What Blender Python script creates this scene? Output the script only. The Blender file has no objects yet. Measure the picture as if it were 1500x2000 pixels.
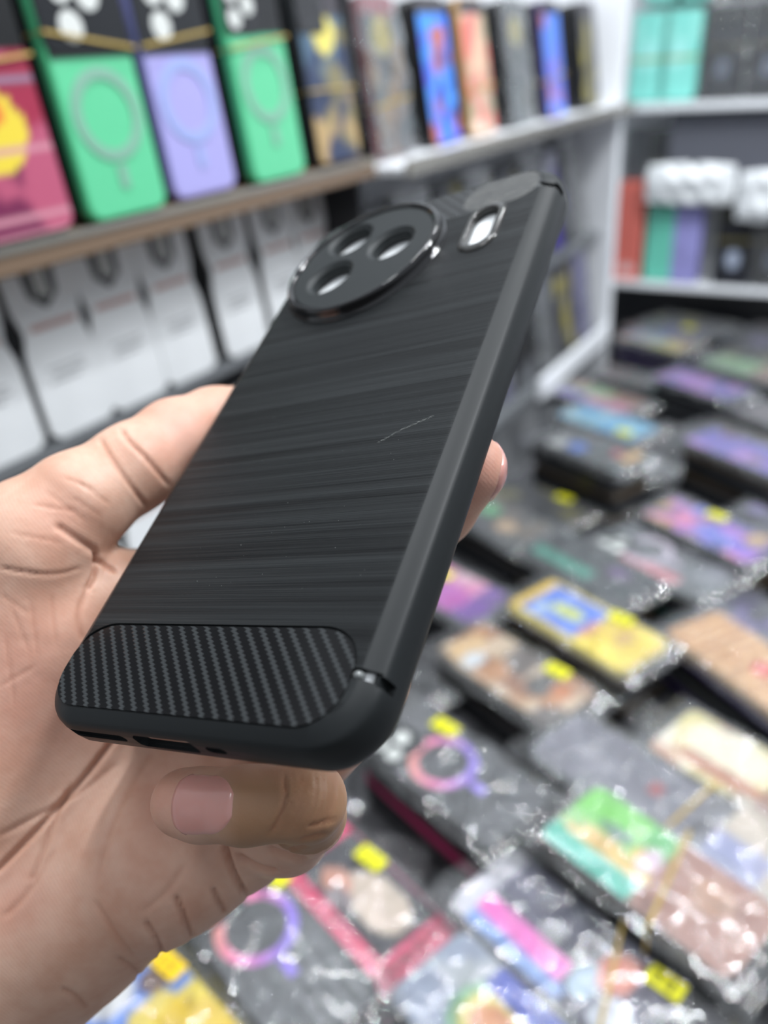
import bpy, bmesh, math, random
import numpy as np
from mathutils import Matrix, Vector
C = bpy.context.scene.collection
SC = bpy.context.scene
# ---------------------------------------------------------------- camera
F = 1650.0                                   # focal length in pixels of the 1500x2000 frame
CAM = np.array([0.0, 0.0, 1.29])
# camera axes (right, down, forward) expressed in the room's axes; room +Y runs along the left wall
M = np.array([[0.85785386, 0.19270817, -0.47639303],
              [0.50971822, -0.43701255, 0.74108526],
              [-0.06537655, -0.87856906, -0.47311976]])
cd = bpy.data.cameras.new('camera')
cd.sensor_fit = 'VERTICAL'; cd.sensor_height = 36.0; cd.sensor_width = 27.0
cd.lens = F * 36.0 / 2000.0
cd.clip_start = 0.01; cd.clip_end = 50
cd.dof.use_dof = True
cd.dof.focus_distance = 0.164
cd.dof.aperture_fstop = (cd.lens * 1e-3) / 0.0037
cam = bpy.data.objects.new('camera', cd); C.objects.link(cam)
cam.matrix_world = Matrix([[M[i, 0], -M[i, 1], -M[i, 2], CAM[i]] for i in range(3)] + [[0, 0, 0, 1]])
SC.camera = cam
SC.view_settings.view_transform = 'Standard'
SC.view_settings.look = 'None'
SC.view_settings.gamma = 1.0
SC.view_settings.use_curve_mapping = False
SC.view_settings.exposure = 0.0
SC.cycles.max_bounces = 8
SC.cycles.transparent_max_bounces = 24
SC.cycles.sample_clamp_indirect = 6.0
# ---------------------------------------------------------------- world and lamps
wd = bpy.data.worlds.new('World'); SC.world = wd; wd.use_nodes = True
wt = wd.node_tree; bg = wt.nodes['Background']; wtc = wt.nodes.new('ShaderNodeTexCoord'); wsx = wt.nodes.new('ShaderNodeSeparateXYZ')
wr = wt.nodes.new('ShaderNodeValToRGB'); wma = wt.nodes.new('ShaderNodeMath'); wma.operation = 'MULTIPLY_ADD'; wma.inputs[1].default_value = 0.5; wma.inputs[2].default_value = 0.5
wt.links.new(wtc.outputs['Generated'], wsx.inputs[0]); wt.links.new(wsx.outputs[2], wma.inputs[0]); wt.links.new(wma.outputs[0], wr.inputs[0]); wt.links.new(wr.outputs[0], bg.inputs[0])
wr.color_ramp.elements[0].position = 0.47; wr.color_ramp.elements[0].color = (0.10, 0.10, 0.10, 1)
wr.color_ramp.elements[1].position = 0.72; wr.color_ramp.elements[1].color = (0.86, 0.92, 1.0, 1)
bg.inputs[1].default_value = 0.66
def area(name, loc, sx, sy, power, aim, col=(0.94, 0.97, 1.0)):
    l = bpy.data.lights.new(name, 'AREA'); l.shape = 'RECTANGLE'; l.size = sx; l.size_y = sy
    l.energy = power; l.color = col
    o = bpy.data.objects.new(name, l); C.objects.link(o); o.location = loc
    o.rotation_euler = (Vector(aim) - Vector(loc)).to_track_quat('-Z', 'Y').to_euler()
    return o
CEIL = 2.75
for k, (x, y, p, aim) in enumerate([(-0.32, 0.45, 15, None), (-0.10, 1.25, 12, None), (0.45, 0.75, 13, None), (0.9, 1.0, 20, (-0.5, 0.8, 1.15)), (0.55, 0.7, 22, (0.0, 1.9, 1.0)), (1.5, 1.5, 16, (-0.5, 1.4, 1.0)), (-0.25, -0.35, 6, None)]):  # entries with an aim point are fill lights added to brighten the racks
    area('ceiling_and_fill_light', (x, y, CEIL - 0.07), 0.03, 0.45, p * 0.76, aim or (x, y, 0))

# ---------------------------------------------------------------- helpers
def cam2w(p):                                # camera frame millimetres -> room metres
    p = np.asarray(p, float)
    return CAM + (p / 1000.0) @ M.T
def px(x, y, d):                             # pixel and depth (mm) -> camera frame millimetres
    return np.array([(x - 750) * d / F, (y - 1000) * d / F, d])
def mesh_obj(name, verts, faces, mat=None, parent=None, smooth=True, mats=None, mi=None):
    me = bpy.data.meshes.new(name)
    me.from_pydata([tuple(v) for v in verts], [], [tuple(int(i) for i in f) for f in faces]); me.update()
    if mat: me.materials.append(mat)
    if smooth: me.polygons.foreach_set('use_smooth', [True] * len(me.polygons))
    o = bpy.data.objects.new(name, me); C.objects.link(o)
    if parent: o.parent = parent
    return o
def tag(o, label=None, cat=None, group=None, kind=None):
    if label: o['label'] = label
    if cat: o['category'] = cat
    if group: o['group'] = group
    if kind: o['kind'] = kind
    return o
def empty(name, loc=(0, 0, 0)):
    o = bpy.data.objects.new(name, None); C.objects.link(o); o.location = loc; o.empty_display_size = 0.02
    return o
def recalc(o):
    bm = bmesh.new(); bm.from_mesh(o.data); bmesh.ops.recalc_face_normals(bm, faces=bm.faces[:]); bm.to_mesh(o.data); bm.free()
def autosmooth(o, ang=35):
    bm = bmesh.new(); bm.from_mesh(o.data)
    for f in bm.faces: f.smooth = True
    for e in bm.edges:
        e.smooth = not (len(e.link_faces) == 2 and e.calc_face_angle(0) > math.radians(ang))
    bm.to_mesh(o.data); bm.free()
def boolean(o, cutters, op='DIFFERENCE'):
    for c in cutters:
        m = o.modifiers.new('b', 'BOOLEAN'); m.object = c; m.operation = op; m.solver = 'EXACT'
    dg = bpy.context.evaluated_depsgraph_get()
    me = bpy.data.meshes.new_from_object(o.evaluated_get(dg))
    o.modifiers.clear(); o.data = me
    for c in cutters: bpy.data.objects.remove(c)
def rrect(hw, hh, r, n=10):
    pts = []
    for cx, cy, a0 in ((hw - r, hh - r, 0), (-hw + r, hh - r, 90), (-hw + r, -hh + r, 180), (hw - r, -hh + r, 270)):
        for i in range(n + 1):
            a = math.radians(a0 + 90 * i / n); pts.append((cx + r * math.cos(a), cy + r * math.sin(a)))
    return pts
def loft(rings, cap0=True, cap1=True):
    n = len(rings[0]); v = [p for r in rings for p in r]; f = []
    for i in range(len(rings) - 1):
        for j in range(n):
            k = (j + 1) % n; f.append((i * n + j, i * n + k, (i + 1) * n + k, (i + 1) * n + j))
    if cap0: f.append(tuple(range(n))[::-1])
    if cap1: f.append(tuple((len(rings) - 1) * n + j for j in range(n)))
    return v, f
def prism(outline, z0, z1):
    return loft([[(x, y, z0) for x, y in outline], [(x, y, z1) for x, y in outline]])
def box(x0, x1, y0, y1, z0, z1):
    v = [(x, y, z) for z in (z0, z1) for x, y in ((x0, y0), (x1, y0), (x1, y1), (x0, y1))]
    return v, [(3, 2, 1, 0), (4, 5, 6, 7), (0, 1, 5, 4), (1, 2, 6, 5), (2, 3, 7, 6), (3, 0, 4, 7)]
def circle(cx, cy, r, n=48):
    return [(cx + r * math.cos(2 * math.pi * i / n), cy + r * math.sin(2 * math.pi * i / n)) for i in range(n)]
def capsule(cx, cy, hl, r, ang, n=12):
    pts = []
    for s in (1, -1):
        for i in range(n + 1):
            a = -math.pi / 2 + math.pi * i / n
            x, y = s * (hl + r * math.cos(a)), s * r * math.sin(a)
            pts.append((cx + x * math.cos(ang) - y * math.sin(ang), cy + x * math.sin(ang) + y * math.cos(ang)))
    return pts
class NT:
    def __init__(s, name, **kw):
        s.m = bpy.data.materials.new(name); s.m.use_nodes = True; s.t = s.m.node_tree; s.b = s.t.nodes['Principled BSDF']
        for k, v in kw.items(): s.b.inputs[k.replace('_', ' ')].default_value = v
    def n(s, typ, **kw):
        nd = s.t.nodes.new(typ)
        for k, v in kw.items(): setattr(nd, k, v)
        return nd
    def l(s, a, b): s.t.links.new(a, b)
    def math(s, op, a, b=None, c=None):
        nd = s.n('ShaderNodeMath', operation=op)
        for i, x in enumerate((a, b, c)):
            if x is None: continue
            if hasattr(x, 'is_linked') or hasattr(x, 'links'): s.l(x, nd.inputs[i])
            else: nd.inputs[i].default_value = x
        return nd.outputs[0]
    def coords(s, kind='Object', scale=(1, 1, 1), rot=(0, 0, 0)):
        tc = s.n('ShaderNodeTexCoord'); mp = s.n('ShaderNodeMapping')
        mp.inputs['Scale'].default_value = scale; mp.inputs['Rotation'].default_value = rot
        s.l(tc.outputs[kind], mp.inputs[0]); return mp.outputs[0]
    def noise(s, vec, scale, detail=3, rough=0.5):
        nd = s.n('ShaderNodeTexNoise'); nd.inputs['Scale'].default_value = scale
        nd.inputs['Detail'].default_value = detail; nd.inputs['Roughness'].default_value = rough
        s.l(vec, nd.inputs['Vector']); return nd.outputs[0]
    def ramp(s, fac, stops, interp='LINEAR'):
        nd = s.n('ShaderNodeValToRGB'); cr = nd.color_ramp; cr.interpolation = interp
        while len(cr.elements) < len(stops): cr.elements.new(0.5)
        for e, (p, c) in zip(cr.elements, stops): e.position = p; e.color = (*c, 1)
        s.l(fac, nd.inputs[0]); return nd.outputs[0]
    def bump(s, h, dist, strength=1.0, prev=None):
        nd = s.n('ShaderNodeBump'); nd.inputs['Distance'].default_value = dist; nd.inputs['Strength'].default_value = strength
        s.l(h, nd.inputs['Height'])
        if prev is not None: s.l(prev, nd.inputs['Normal'])
        return nd.outputs[0]
def srgb(r, g, b):
    return tuple(((c / 255) / 12.92 if c / 255 <= 0.04045 else ((c / 255 + 0.055) / 1.055) ** 2.4) for c in (r, g, b))
def plain(name, col, rough=0.5, spec=0.5, **kw):
    t = NT(name, Base_Color=(*col, 1), Roughness=rough, **kw); t.b.inputs['Specular IOR Level'].default_value = spec
    return t.m

# ================================================================ the phone case in the hand
R = np.array([[0.83715082, -0.30819549, 0.45187836], [-0.06204009, 0.76731144, 0.63826655], [-0.54344231, -0.56235994, 0.62323492]])
T0 = np.array([-13.1642067, -25.8624287, 193.307007])
MR = M @ R; OW = cam2w(T0)
CASE_M = Matrix([[*MR[i], OW[i]] for i in range(3)] + [[0, 0, 0, 1]])
mm = 0.001
def S(v, f): return [tuple(c * mm for c in p) for p in v], f
# brushed, matte back
t = NT('brushed_black_tpu', Base_Color=(0.012, 0.013, 0.014, 1), Roughness=0.42, Specular_IOR_Level=0.17)
v1 = t.coords('Object', (14, 2600, 30)); v2 = t.coords('Object', (7, 520, 10)); v3 = t.coords('Object', (3, 130, 5))
n1 = t.noise(v1, 1.0, 2, 0.6); n2 = t.noise(v2, 1.0, 3, 0.6); n3 = t.noise(v3, 1.0, 2)
sx = t.n('ShaderNodeSeparateXYZ'); tc = t.n('ShaderNodeTexCoord'); t.l(tc.outputs['Object'], sx.inputs[0])
geo = t.n('ShaderNodeSeparateXYZ'); t.l(tc.outputs['Normal'], geo.inputs[0])
flat = t.math('LESS_THAN', geo.outputs[2], -0.97)
h = t.math('MULTIPLY', t.math('ADD', t.math('MULTIPLY', n1, 0.5), n2), flat)
fine = t.noise(t.coords('Object'), 9000, 2)
t.l(t.bump(fine, 0.00002, 0.25, t.bump(h, 0.0003, 0.8)), t.b.inputs['Normal'])
mxc = t.n('ShaderNodeMix', data_type='RGBA'); t.l(flat, mxc.inputs[0]); mxc.inputs[6].default_value = (0.014, 0.016, 0.017, 1)
t.l(t.ramp(t.math('MULTIPLY', t.math('ADD', n3, n2), 0.5), [(0.38, (0.004, 0.0045, 0.005)), (0.6, (0.017, 0.019, 0.020))]), mxc.inputs[7])
t.l(mxc.outputs[2], t.b.inputs['Base Color'])
t.l(t.math('MULTIPLY_ADD', t.math('MULTIPLY', t.math('SUBTRACT', n2, 0.5), flat), 0.25, 0.43), t.b.inputs['Roughness'])
M_BODY = t.m
t = NT('matte_black_tpu', Base_Color=(0.016, 0.019, 0.020, 1), Roughness=0.46, Specular_IOR_Level=0.3)
t.l(t.bump(t.noise(t.coords('Object'), 7000, 2), 0.00002, 0.25), t.b.inputs['Normal']); M_MATTE = t.m
M_GLOSS = plain('glossy_black_plastic', (0.008, 0.008, 0.009), 0.06, 0.6)
# carbon weave under a glossy skin
t = NT('carbon_weave', Roughness=0.16, Specular_IOR_Level=0.2, Base_Color=(0.02, 0.02, 0.02, 1))
tc = t.n('ShaderNodeTexCoord'); sx = t.n('ShaderNodeSeparateXYZ'); t.l(tc.outputs['Object'], sx.inputs[0])
zig = t.math('PINGPONG', sx.outputs[1], 0.00045)
u = t.math('ADD', t.math('SUBTRACT', sx.outputs[0], t.math('MULTIPLY', sx.outputs[1], 0.9)), t.math('MULTIPLY', zig, 1.3))
fr = t.math('FRACT', t.math('MULTIPLY', u, 1 / 0.0034))
band = t.ramp(fr, [(0.0, (0.0, 0, 0)), (0.15, (1, 1, 1)), (0.3, (1, 1, 1)), (0.48, (0, 0, 0))])
thr = t.math('FRACT', t.math('MULTIPLY', sx.outputs[1], 1 / 0.00045))
col = t.ramp(t.math('MULTIPLY', band, t.math('ADD', t.math('MULTIPLY', thr, 0.35), 0.65)), [(0, (0.003, 0.003, 0.0035)), (1, (0.042, 0.046, 0.048))])
t.l(col, t.b.inputs['Base Color'])
t.b.inputs['Coat Weight'].default_value = 0.10; t.b.inputs['Coat Roughness'].default_value = 0.1
t.l(t.bump(band, 0.0001, 0.4), t.b.inputs['Normal'])
M_CARBON = t.m
t = NT('smoky_clear_film', Roughness=0.18)
c = t.ramp(t.noise(t.coords('Object', (1, 2, 1)), 160, 5, 0.7), [(0.3, (0.010, 0.010, 0.010)), (0.78, (0.085, 0.082, 0.072))]); t.l(c, t.b.inputs['Base Color'])
M_FILM = t.m

CX, HW, HH, CR = 1.3, 39.6, 83.4, 11.5
def rr(d, z): return [(x + CX, y, z) for x, y in rrect(HW - d, HH - d, max(CR - d, 0.6), 14)]
prof = [(4.6, 0), (4.1, 0.03), (3.7, 0.14), (1.1, 1.55), (0.6, 2.0), (0.25, 2.7), (0.0, 4.2), (0.0, 6.6), (0.25, 8.6), (0.7, 9.8), (1.25, 10.3), (1.8, 10.35), (2.3, 10.0), (2.3, 9.2), (1.7, 8.6), (1.6, 3.0), (2.2, 1.9), (3.0, 1.6)]
case = empty('phone_case'); case.matrix_world = CASE_M
tag(case, 'black brushed phone case with round camera guard, held up in the hand', 'phone case')
v, f = S(*loft([rr(d, z) for d, z in prof])); body = mesh_obj('case_body', v, f, M_BODY, case); recalc(body)
def cut(v, f):
    v, f = S(v, f); o = mesh_obj('cutter', v, f, None, case, False); recalc(o); return o
# outline of the lower and upper smooth panels
def panel(x0, x1, ytop, ybot, rt, rb, grow=0.0, flip=1):
    x0 -= grow; x1 += grow; a, b = (ytop - grow, ybot + grow)
    pts = []
    for cx_, cy_, r, a0 in ((x1 - rb, b - rb, rb, 0), (x0 + rb, b - rb, rb, 90), (x0 + rt, a + rt * 0.82, rt, 180), (x1 - rt, a + rt * 0.82, rt, 270)):
        for i in range(13):
            an = math.radians(a0 + 90 * i / 12); k = 0.82 if a0 >= 180 else 1
            pts.append((cx_ + r * math.cos(an), (cy_ + r * math.sin(an) * k) * flip))
    return pts
low = lambda g=0: panel(-35.6, 35.2, 61.6, 79.9, 9.5, 8.0, g)
top = lambda g=0: panel(-35.6, 36.4, 67.2, 80.8, 7.5, 6.2, g, -1)
GC = (-10.6, -55.4)                           # centre of the camera guard
cuts = [cut(*prism(low(0.35), -1, 0.55)), cut(*prism(top(0.25), -1, 0.55)),
        cut(*box(33.5, 45, 69.0, 70.9, -1, 1.9)), cut(*box(-45, -33.5, 69.0, 70.9, -1, 1.9)),
        cut(*box(39.6, 45, 69.4, 71.4, 0.5, 5.2)),
        cut(*box(33.5, 45, -72.4, -70.8, -1, 1.9)), cut(*box(39.6, 45, -73.0, -71.0, 0.5, 5.0)),
        cut(*prism(circle(*GC, 21.6), -2, 4)),
        cut(*prism(capsule(23.9, -58.0, 4.6, 3.5, math.radians(90)), -2, 4))]
# ports on the bottom side: speaker slot, charging port, microphone
for x0, x1, z0, z1 in ((-29.5, -13.5, 3.9, 6.2), (-10.9, 4.6, 3.3, 7.4), (7.0, 11.6, 4.2, 6.2)):
    o = [(x, z) for x, z in rrect((x1 - x0) / 2, (z1 - z0) / 2, min((z1 - z0) / 2 - 0.02, 1.3), 6)]
    pv = [((x0 + x1) / 2 + x, y, (z0 + z1) / 2 + z) for y in (78, 86) for x, z in o]; n = len(o)
    pf = [(j, (j + 1) % n, n + (j + 1) % n, n + j) for j in range(n)] + [tuple(range(n)), tuple(range(n, 2 * n))[::-1]]
    cuts.append(cut(pv, pf))
boolean(body, cuts); autosmooth(body, 33)
body.data.materials.clear(); body.data.materials.append(M_BODY)
v, f = S(*prism(low(), 0.22, 0.54)); o = mesh_obj('carbon_panel', v, f, M_CARBON, case, False); tag(o, 'glossy carbon weave panel')
v, f = S(*prism([p for p in top()], 0.22, 0.54)); o = mesh_obj('carbon_panel', v, f, M_CARBON, case, False); recalc(o)
boolean(o, [cut(*prism(circle(*GC, 21.7), -2, 4)), cut(*prism(capsule(23.9, -58.0, 4.6, 3.5, math.radians(90)), -2, 4))])
flm = panel(14.5, 35.6, 67.6, 80.4, 6.0, 6.2, 0, -1)
v, f = S(*prism(flm, 0.17, 0.24)); o = mesh_obj('clear_film', v, f, M_FILM, case, False); tag(o, 'smoky translucent patch')
# camera guard
def lathe(prf, c, n=96):
    return loft([[(c[0] + r * math.cos(2 * math.pi * i / n), c[1] + r * math.sin(2 * math.pi * i / n), z) for i in range(n)] for r, z in prf], False, False)
ringp = [(21.3, 1.4), (21.3, -2.1), (21.4, -2.5), (21.8, -3.0), (22.3, -3.25), (22.7, -3.15), (23.1, -2.7), (23.25, -1.9), (23.4, -0.8), (23.9, -0.25), (24.3, 0.05), (23.8, 0.5), (21.3, 1.4)]
v, f = S(*lathe(ringp, GC)); o = mesh_obj('camera_guard_ring', v, f, M_GLOSS, case); recalc(o); tag(o, 'glossy black rim')
HOLES = [(-18.7, -66.4), (-2.3, -58.4), (-18.6, -49.0)]
v, f = S(*loft([[(GC[0] + r * math.cos(2 * math.pi * i / 96), GC[1] + r * math.sin(2 * math.pi * i / 96), z) for i in range(96)] for r, z in [(21.0, -2.4), (21.35, -2.2), (21.35, 0.9)]]))
plate = mesh_obj('camera_plate', v, f, M_MATTE, case); recalc(plate)
cs = []
for hx, hy in HOLES:
    cs.append(cut(*loft([[(hx + r * math.cos(2 * math.pi * i / 48), hy + r * math.sin(2 * math.pi * i / 48), z) for i in range(48)] for r, z in [(7.5, -4), (7.3, -2.45), (6.8, -1.95), (6.4, -1.7), (6.0, -1.55), (5.8, -0.6), (5.8, 3)]])))
boolean(plate, cs); autosmooth(plate, 20)
plate.data.materials.clear(); plate.data.materials.append(M_MATTE)
def strip_rim(outs, name, mat, lab=None):
    n = len(outs[0][0]); v, f = loft([[(x, y, z) for x, y in o] for o, z in outs], False, False)
    m = len(outs); base = (m - 1) * n
    f += [(base + j, base + (j + 1) % n, (j + 1) % n, j) for j in range(n)]
    v, f = S(v, f); o = mesh_obj(name, v, f, mat, case); recalc(o)
    if lab: tag(o, lab)
    return o
cp = lambda r, e=0: capsule(23.9, -58.0, 4.6 + e, r, math.radians(90))
M_RIM = plain('smoky_clear_rim', (0.03, 0.029, 0.027), 0.12, 0.6)
strip_rim([(cp(3.4), 1.2), (cp(3.4), -0.5), (cp(3.7), -0.75), (cp(4.6, .2), -0.75), (cp(5.2, .4), -0.35), (cp(5.5, .5), 0.05), (cp(5.0), 0.6)], 'flash_rim', M_RIM, 'smoky clear rim round the flash opening')
# notch bead and scuffs
def blob(name, c, r, mat, parent, sq=(1, 1, 1), seg=12):
    bm = bmesh.new(); bmesh.ops.create_uvsphere(bm, u_segments=seg, v_segments=seg // 2 + 2, radius=1)
    for vv in bm.verts: vv.co = Vector([(c[i] + vv.co[i] * r * sq[i]) * mm for i in range(3)])
    me = bpy.data.meshes.new(name); bm.to_mesh(me); bm.free()
    for p in me.polygons: p.use_smooth = True
    me.materials.append(mat); o = bpy.data.objects.new(name, me); C.objects.link(o); o.parent = parent; return o
M_BEAD = plain('clear_plastic_bead', (0.16, 0.17, 0.17), 0.05, 0.8)
blob('clear_bead', (36.2, 69.9, 0.9), 1.0, M_BEAD, case, (1.1, 0.85, 0.8))
blob('clear_bead', (36.0, -71.6, 0.7), 0.8, M_BEAD, case, (1.1, 0.8, 0.7))
M_SCR = plain('pale_scuffed_rubber', (0.22, 0.23, 0.22), 0.6)
random.seed(4)
def scuff(p0, p1, n, jit, w, name='scratch'):
    vs, fs = [], []
    for i in range(n):
        s = i / (n - 1); x = p0[0] + (p1[0] - p0[0]) * s + random.uniform(-jit, jit); y = p0[1] + (p1[1] - p0[1]) * s - 0.9 * math.sin(s * 3.1) * 0.5 + random.uniform(-jit, jit)
        a = random.uniform(-1, 0.2); L = random.uniform(0.25, 0.8); ww = w * random.uniform(0.5, 1.2)
        dx, dy = math.cos(a) * L, math.sin(a) * L; nx, ny = -math.sin(a) * ww, math.cos(a) * ww
        b = len(vs); vs += [(x - dx, y - dy, -0.01), (x + nx, y + ny, -0.05), (x + dx, y + dy, -0.01), (x - nx, y - ny, -0.05), (x, y, 0.02)]
        fs += [(b, b + 1, b + 2, b + 3), (b, b + 4, b + 1), (b + 1, b + 4, b + 2), (b + 2, b + 4, b + 3), (b + 3, b + 4, b)]
    v, f = S(vs, fs); return mesh_obj(name, v, f, M_SCR, case, False)
scuff((20.6, 16.8), (31.6, 11.2), 46, 0.22, 0.035)
dv, df = [], []
for i in range(40):
    x, y = random.uniform(-22, 30), random.uniform(0, 55); r = random.uniform(0.04, 0.10); b = len(dv)
    dv += [(x - r, y, 0), (x, y - r, 0), (x + r, y, 0), (x, y + r, 0), (x, y, -r), (x, y, r * .5)]
    df += [(b, b + 1, b + 4), (b + 1, b + 2, b + 4), (b + 2, b + 3, b + 4), (b + 3, b, b + 4), (b, b + 5, b + 1), (b + 1, b + 5, b + 2), (b + 2, b + 5, b + 3), (b + 3, b + 5, b)]
v, f = S(dv, df); o = mesh_obj('dust_specks', v, f, M_SCR, case, False); o['kind'] = 'stuff'
# foam sheet folded inside the case
t = NT('white_foam_sheet', Base_Color=(0.86, 0.88, 0.89, 1), Roughness=0.55)
t.l(t.bump(t.noise(t.coords('Object'), 420, 4, 0.6), 0.0012, 0.7), t.b.inputs['Normal']); M_FOAM = t.m
foam = empty('foam_sheet'); foam.matrix_world = CASE_M
tag(foam, 'white foam sheet tucked inside the held black case, showing through its openings', 'packing foam')
o1 = [[(x + CX, y, z) for x, y in rrect(HW - 2.6 - g, HH - 2.6 - g, 8.5, 8)] for g, z in ((1.0, 1.72), (0, 2.5), (0, 6.8), (1.5, 7.6))]
v, f = S(*loft(o1)); mesh_obj('foam_pad', v, f, M_FOAM, foam)

# ================================================================ the hand: a signed distance field of tapered bones, meshed once
BONES = []                                    # (group, a, b, ra, rb)
def bone(g, a, b, ra, rb): BONES.append((g, px(*a), px(*b), ra, rb))
# palm
bone('palm', (-520, 2300, 235), (-160, 1900, 214), 30, 30)
bone('palm', (-160, 1900, 214), (-60, 1560, 206), 30, 26)
bone('palm', (-100, 1700, 212), (110, 1260, 207), 27, 19)
bone('palm', (-60, 1560, 206), (60, 1200, 203), 26, 17)
bone('palm', (-60, 1800, 210), (215, 1165, 209), 24, 12)
bone('palm', (-60, 1850, 208), (330, 1330, 210), 25, 13)
bone('palm', (-60, 1880, 206), (430, 1500, 205), 24, 13)
bone('palm', (0, 1830, 203), (330, 1672, 196), 23.5, 16.5)
bone('palm', (330, 1672, 196), (470, 1640, 193), 16.5, 11.5)
bone('palm', (-120, 1950, 212), (120, 1790, 202), 28, 21)
# thumb
bone('thumb', (-40, 1400, 204), (60, 1080, 199), 22, 15)
bone('thumb', (60, 1080, 199), (150, 985, 202), 14.5, 12.0)
bone('thumb', (-160, 1180, 208), (60, 1045, 200), 16, 13.5)
bone('thumb', (150, 985, 203), (262, 912, 211), 11.8, 10.4)
bone('thumb', (262, 912, 211), (345, 862, 221), 10.4, 10.5)
bone('thumb', (345, 862, 221), (425, 828, 230), 10.5, 9.6)
bone('thumb', (425, 828, 230), (465, 808, 234), 9.6, 7.4)
# index
bone('index', (215, 1170, 209), (272, 1150, 216), 11.5, 9.5)
bone('index', (272, 1150, 216), (520, 1090, 234), 9.8, 9.4)
bone('index', (520, 1080, 232), (785, 1085, 209), 9.4, 8.4)
bone('index', (785, 1085, 209), (856, 992, 189), 8.2, 8.0)
bone('index', (856, 992, 189), (916, 915, 180), 8.1, 7.8)
# middle
bone('middle', (330, 1330, 210), (560, 1330, 222), 11.5, 9.8)
bone('middle', (560, 1330, 222), (722, 1330, 188), 9.8, 8.4)
bone('middle', (722, 1330, 188), (724, 1300, 166), 8.2, 6.9)
# ring
bone('ring', (430, 1500, 205), (590, 1500, 206), 11.5, 9.6)
bone('ring', (590, 1500, 206), (650, 1440, 182), 9.4, 8.0)
# little finger: curls round the bottom of the case, nail towards the camera
bone('little', (450, 1630, 194), (560, 1622, 184), 10.5, 8.8)
bone('little', (560, 1622, 184), (600, 1592, 172), 8.8, 7.8)
bone('little2', (600, 1590, 172), (598, 1563, 161), 7.8, 7.4)
bone('little2', (598, 1563, 161), (480, 1573, 162), 7.4, 7.3)
bone('little2', (480, 1573, 162), (395, 1572, 165), 7.2, 6.9)
bone('little2', (395, 1572, 165), (362, 1568, 167), 6.9, 6.7)
KG = {'palm': 9.0, 'thumb': 4.0, 'index': 2.5, 'middle': 3.0, 'ring': 3.0, 'little': 3.0, 'little2': 1.6}
KJ = {'palm': 0.1, 'thumb': 3.0, 'index': 3.0, 'middle': 3.0, 'ring': 3.0, 'little': 3.0, 'little2': 1.2}
def cone_sdf(P, a, b, ra, rb):
    ab = b - a; L2 = ab @ ab
    h = np.clip(((P - a) @ ab) / L2, 0, 1)
    d = P - a - h[..., None] * ab
    return np.sqrt((d * d).sum(-1)) - (ra + (rb - ra) * h)
def smin(a, b, k):
    h = np.clip(0.5 + 0.5 * (b - a) / k, 0, 1)
    return b + (a - b) * h - k * h * (1 - h)
def sdf(P):
    gs = {}
    for g, a, b, ra, rb in BONES:
        d = cone_sdf(P, a, b, ra, rb)
        gs[g] = d if g not in gs else smin(gs[g], d, KG[g])
    out = None
    for g in ('palm', 'thumb', 'index', 'middle', 'ring', 'little', 'little2'):
        out = gs[g] if out is None else smin(out, gs[g], KJ[g])
    return out
H = 0.62
lo = np.array([-150.0, -42.0, 150.0]); hi = np.array([36.0, 150.0, 256.0])
nx, ny, nz = [int(q) for q in np.ceil((hi - lo) / H)]
D = np.full((nx, ny, nz), 9.0, np.float32)
gx = lo[0] + H * np.arange(nx); gy = lo[1] + H * np.arange(ny); gz = lo[2] + H * np.arange(nz)
# evaluate in blocks, skipping the ones far from every bone
B = 14
for i in range(0, nx, B):
    for j in range(0, ny, B):
        for k in range(0, nz, B):
            X, Y, Zz = gx[i:i + B], gy[j:j + B], gz[k:k + B]
            c = np.array([X.mean(), Y.mean(), Zz.mean()])
            dm = min(float(cone_sdf(c, a, b, ra, rb)) for g, a, b, ra, rb in BONES)
            if dm > 13: continue
            if dm < -13: D[i:i + B, j:j + B, k:k + B] = -9; continue
            P = np.stack(np.meshgrid(X, Y, Zz, indexing='ij'), -1)
            D[i:i + B, j:j + B, k:k + B] = sdf(P)
# close the field at the borders of its box (far outside the picture)
D[0], D[-1] = 1, 1; D[:, 0], D[:, -1] = 1, 1; D[:, :, 0], D[:, :, -1] = 1, 1
# surface nets
ins = D < 0
corner = [(a, b, c) for a in (0, 1) for b in (0, 1) for c in (0, 1)]
cnt = sum(ins[a:nx - 1 + a, b:ny - 1 + b, c:nz - 1 + c].astype(np.int8) for a, b, c in corner)
cells = np.argwhere((cnt > 0) & (cnt < 8)); idx = -np.ones((nx - 1, ny - 1, nz - 1), np.int64)
idx[tuple(cells.T)] = np.arange(len(cells))
acc = np.zeros((len(cells), 3)); wn = np.zeros(len(cells))
for p in corner:
    for ax in range(3):
        if p[ax]: continue
        q = list(p); q[ax] = 1
        dp = D[cells[:, 0] + p[0], cells[:, 1] + p[1], cells[:, 2] + p[2]].astype(float)
        dq = D[cells[:, 0] + q[0], cells[:, 1] + q[1], cells[:, 2] + q[2]].astype(float)
        cr = (dp < 0) != (dq < 0); tt = np.where(cr, dp / np.where(cr, dp - dq, 1), 0)
        pos = np.array(p, float)[None] + 0 * acc; pos[:, ax] = tt
        acc += pos * cr[:, None]; wn += cr
V = lo + H * (cells + acc / wn[:, None])
faces = []
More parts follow.
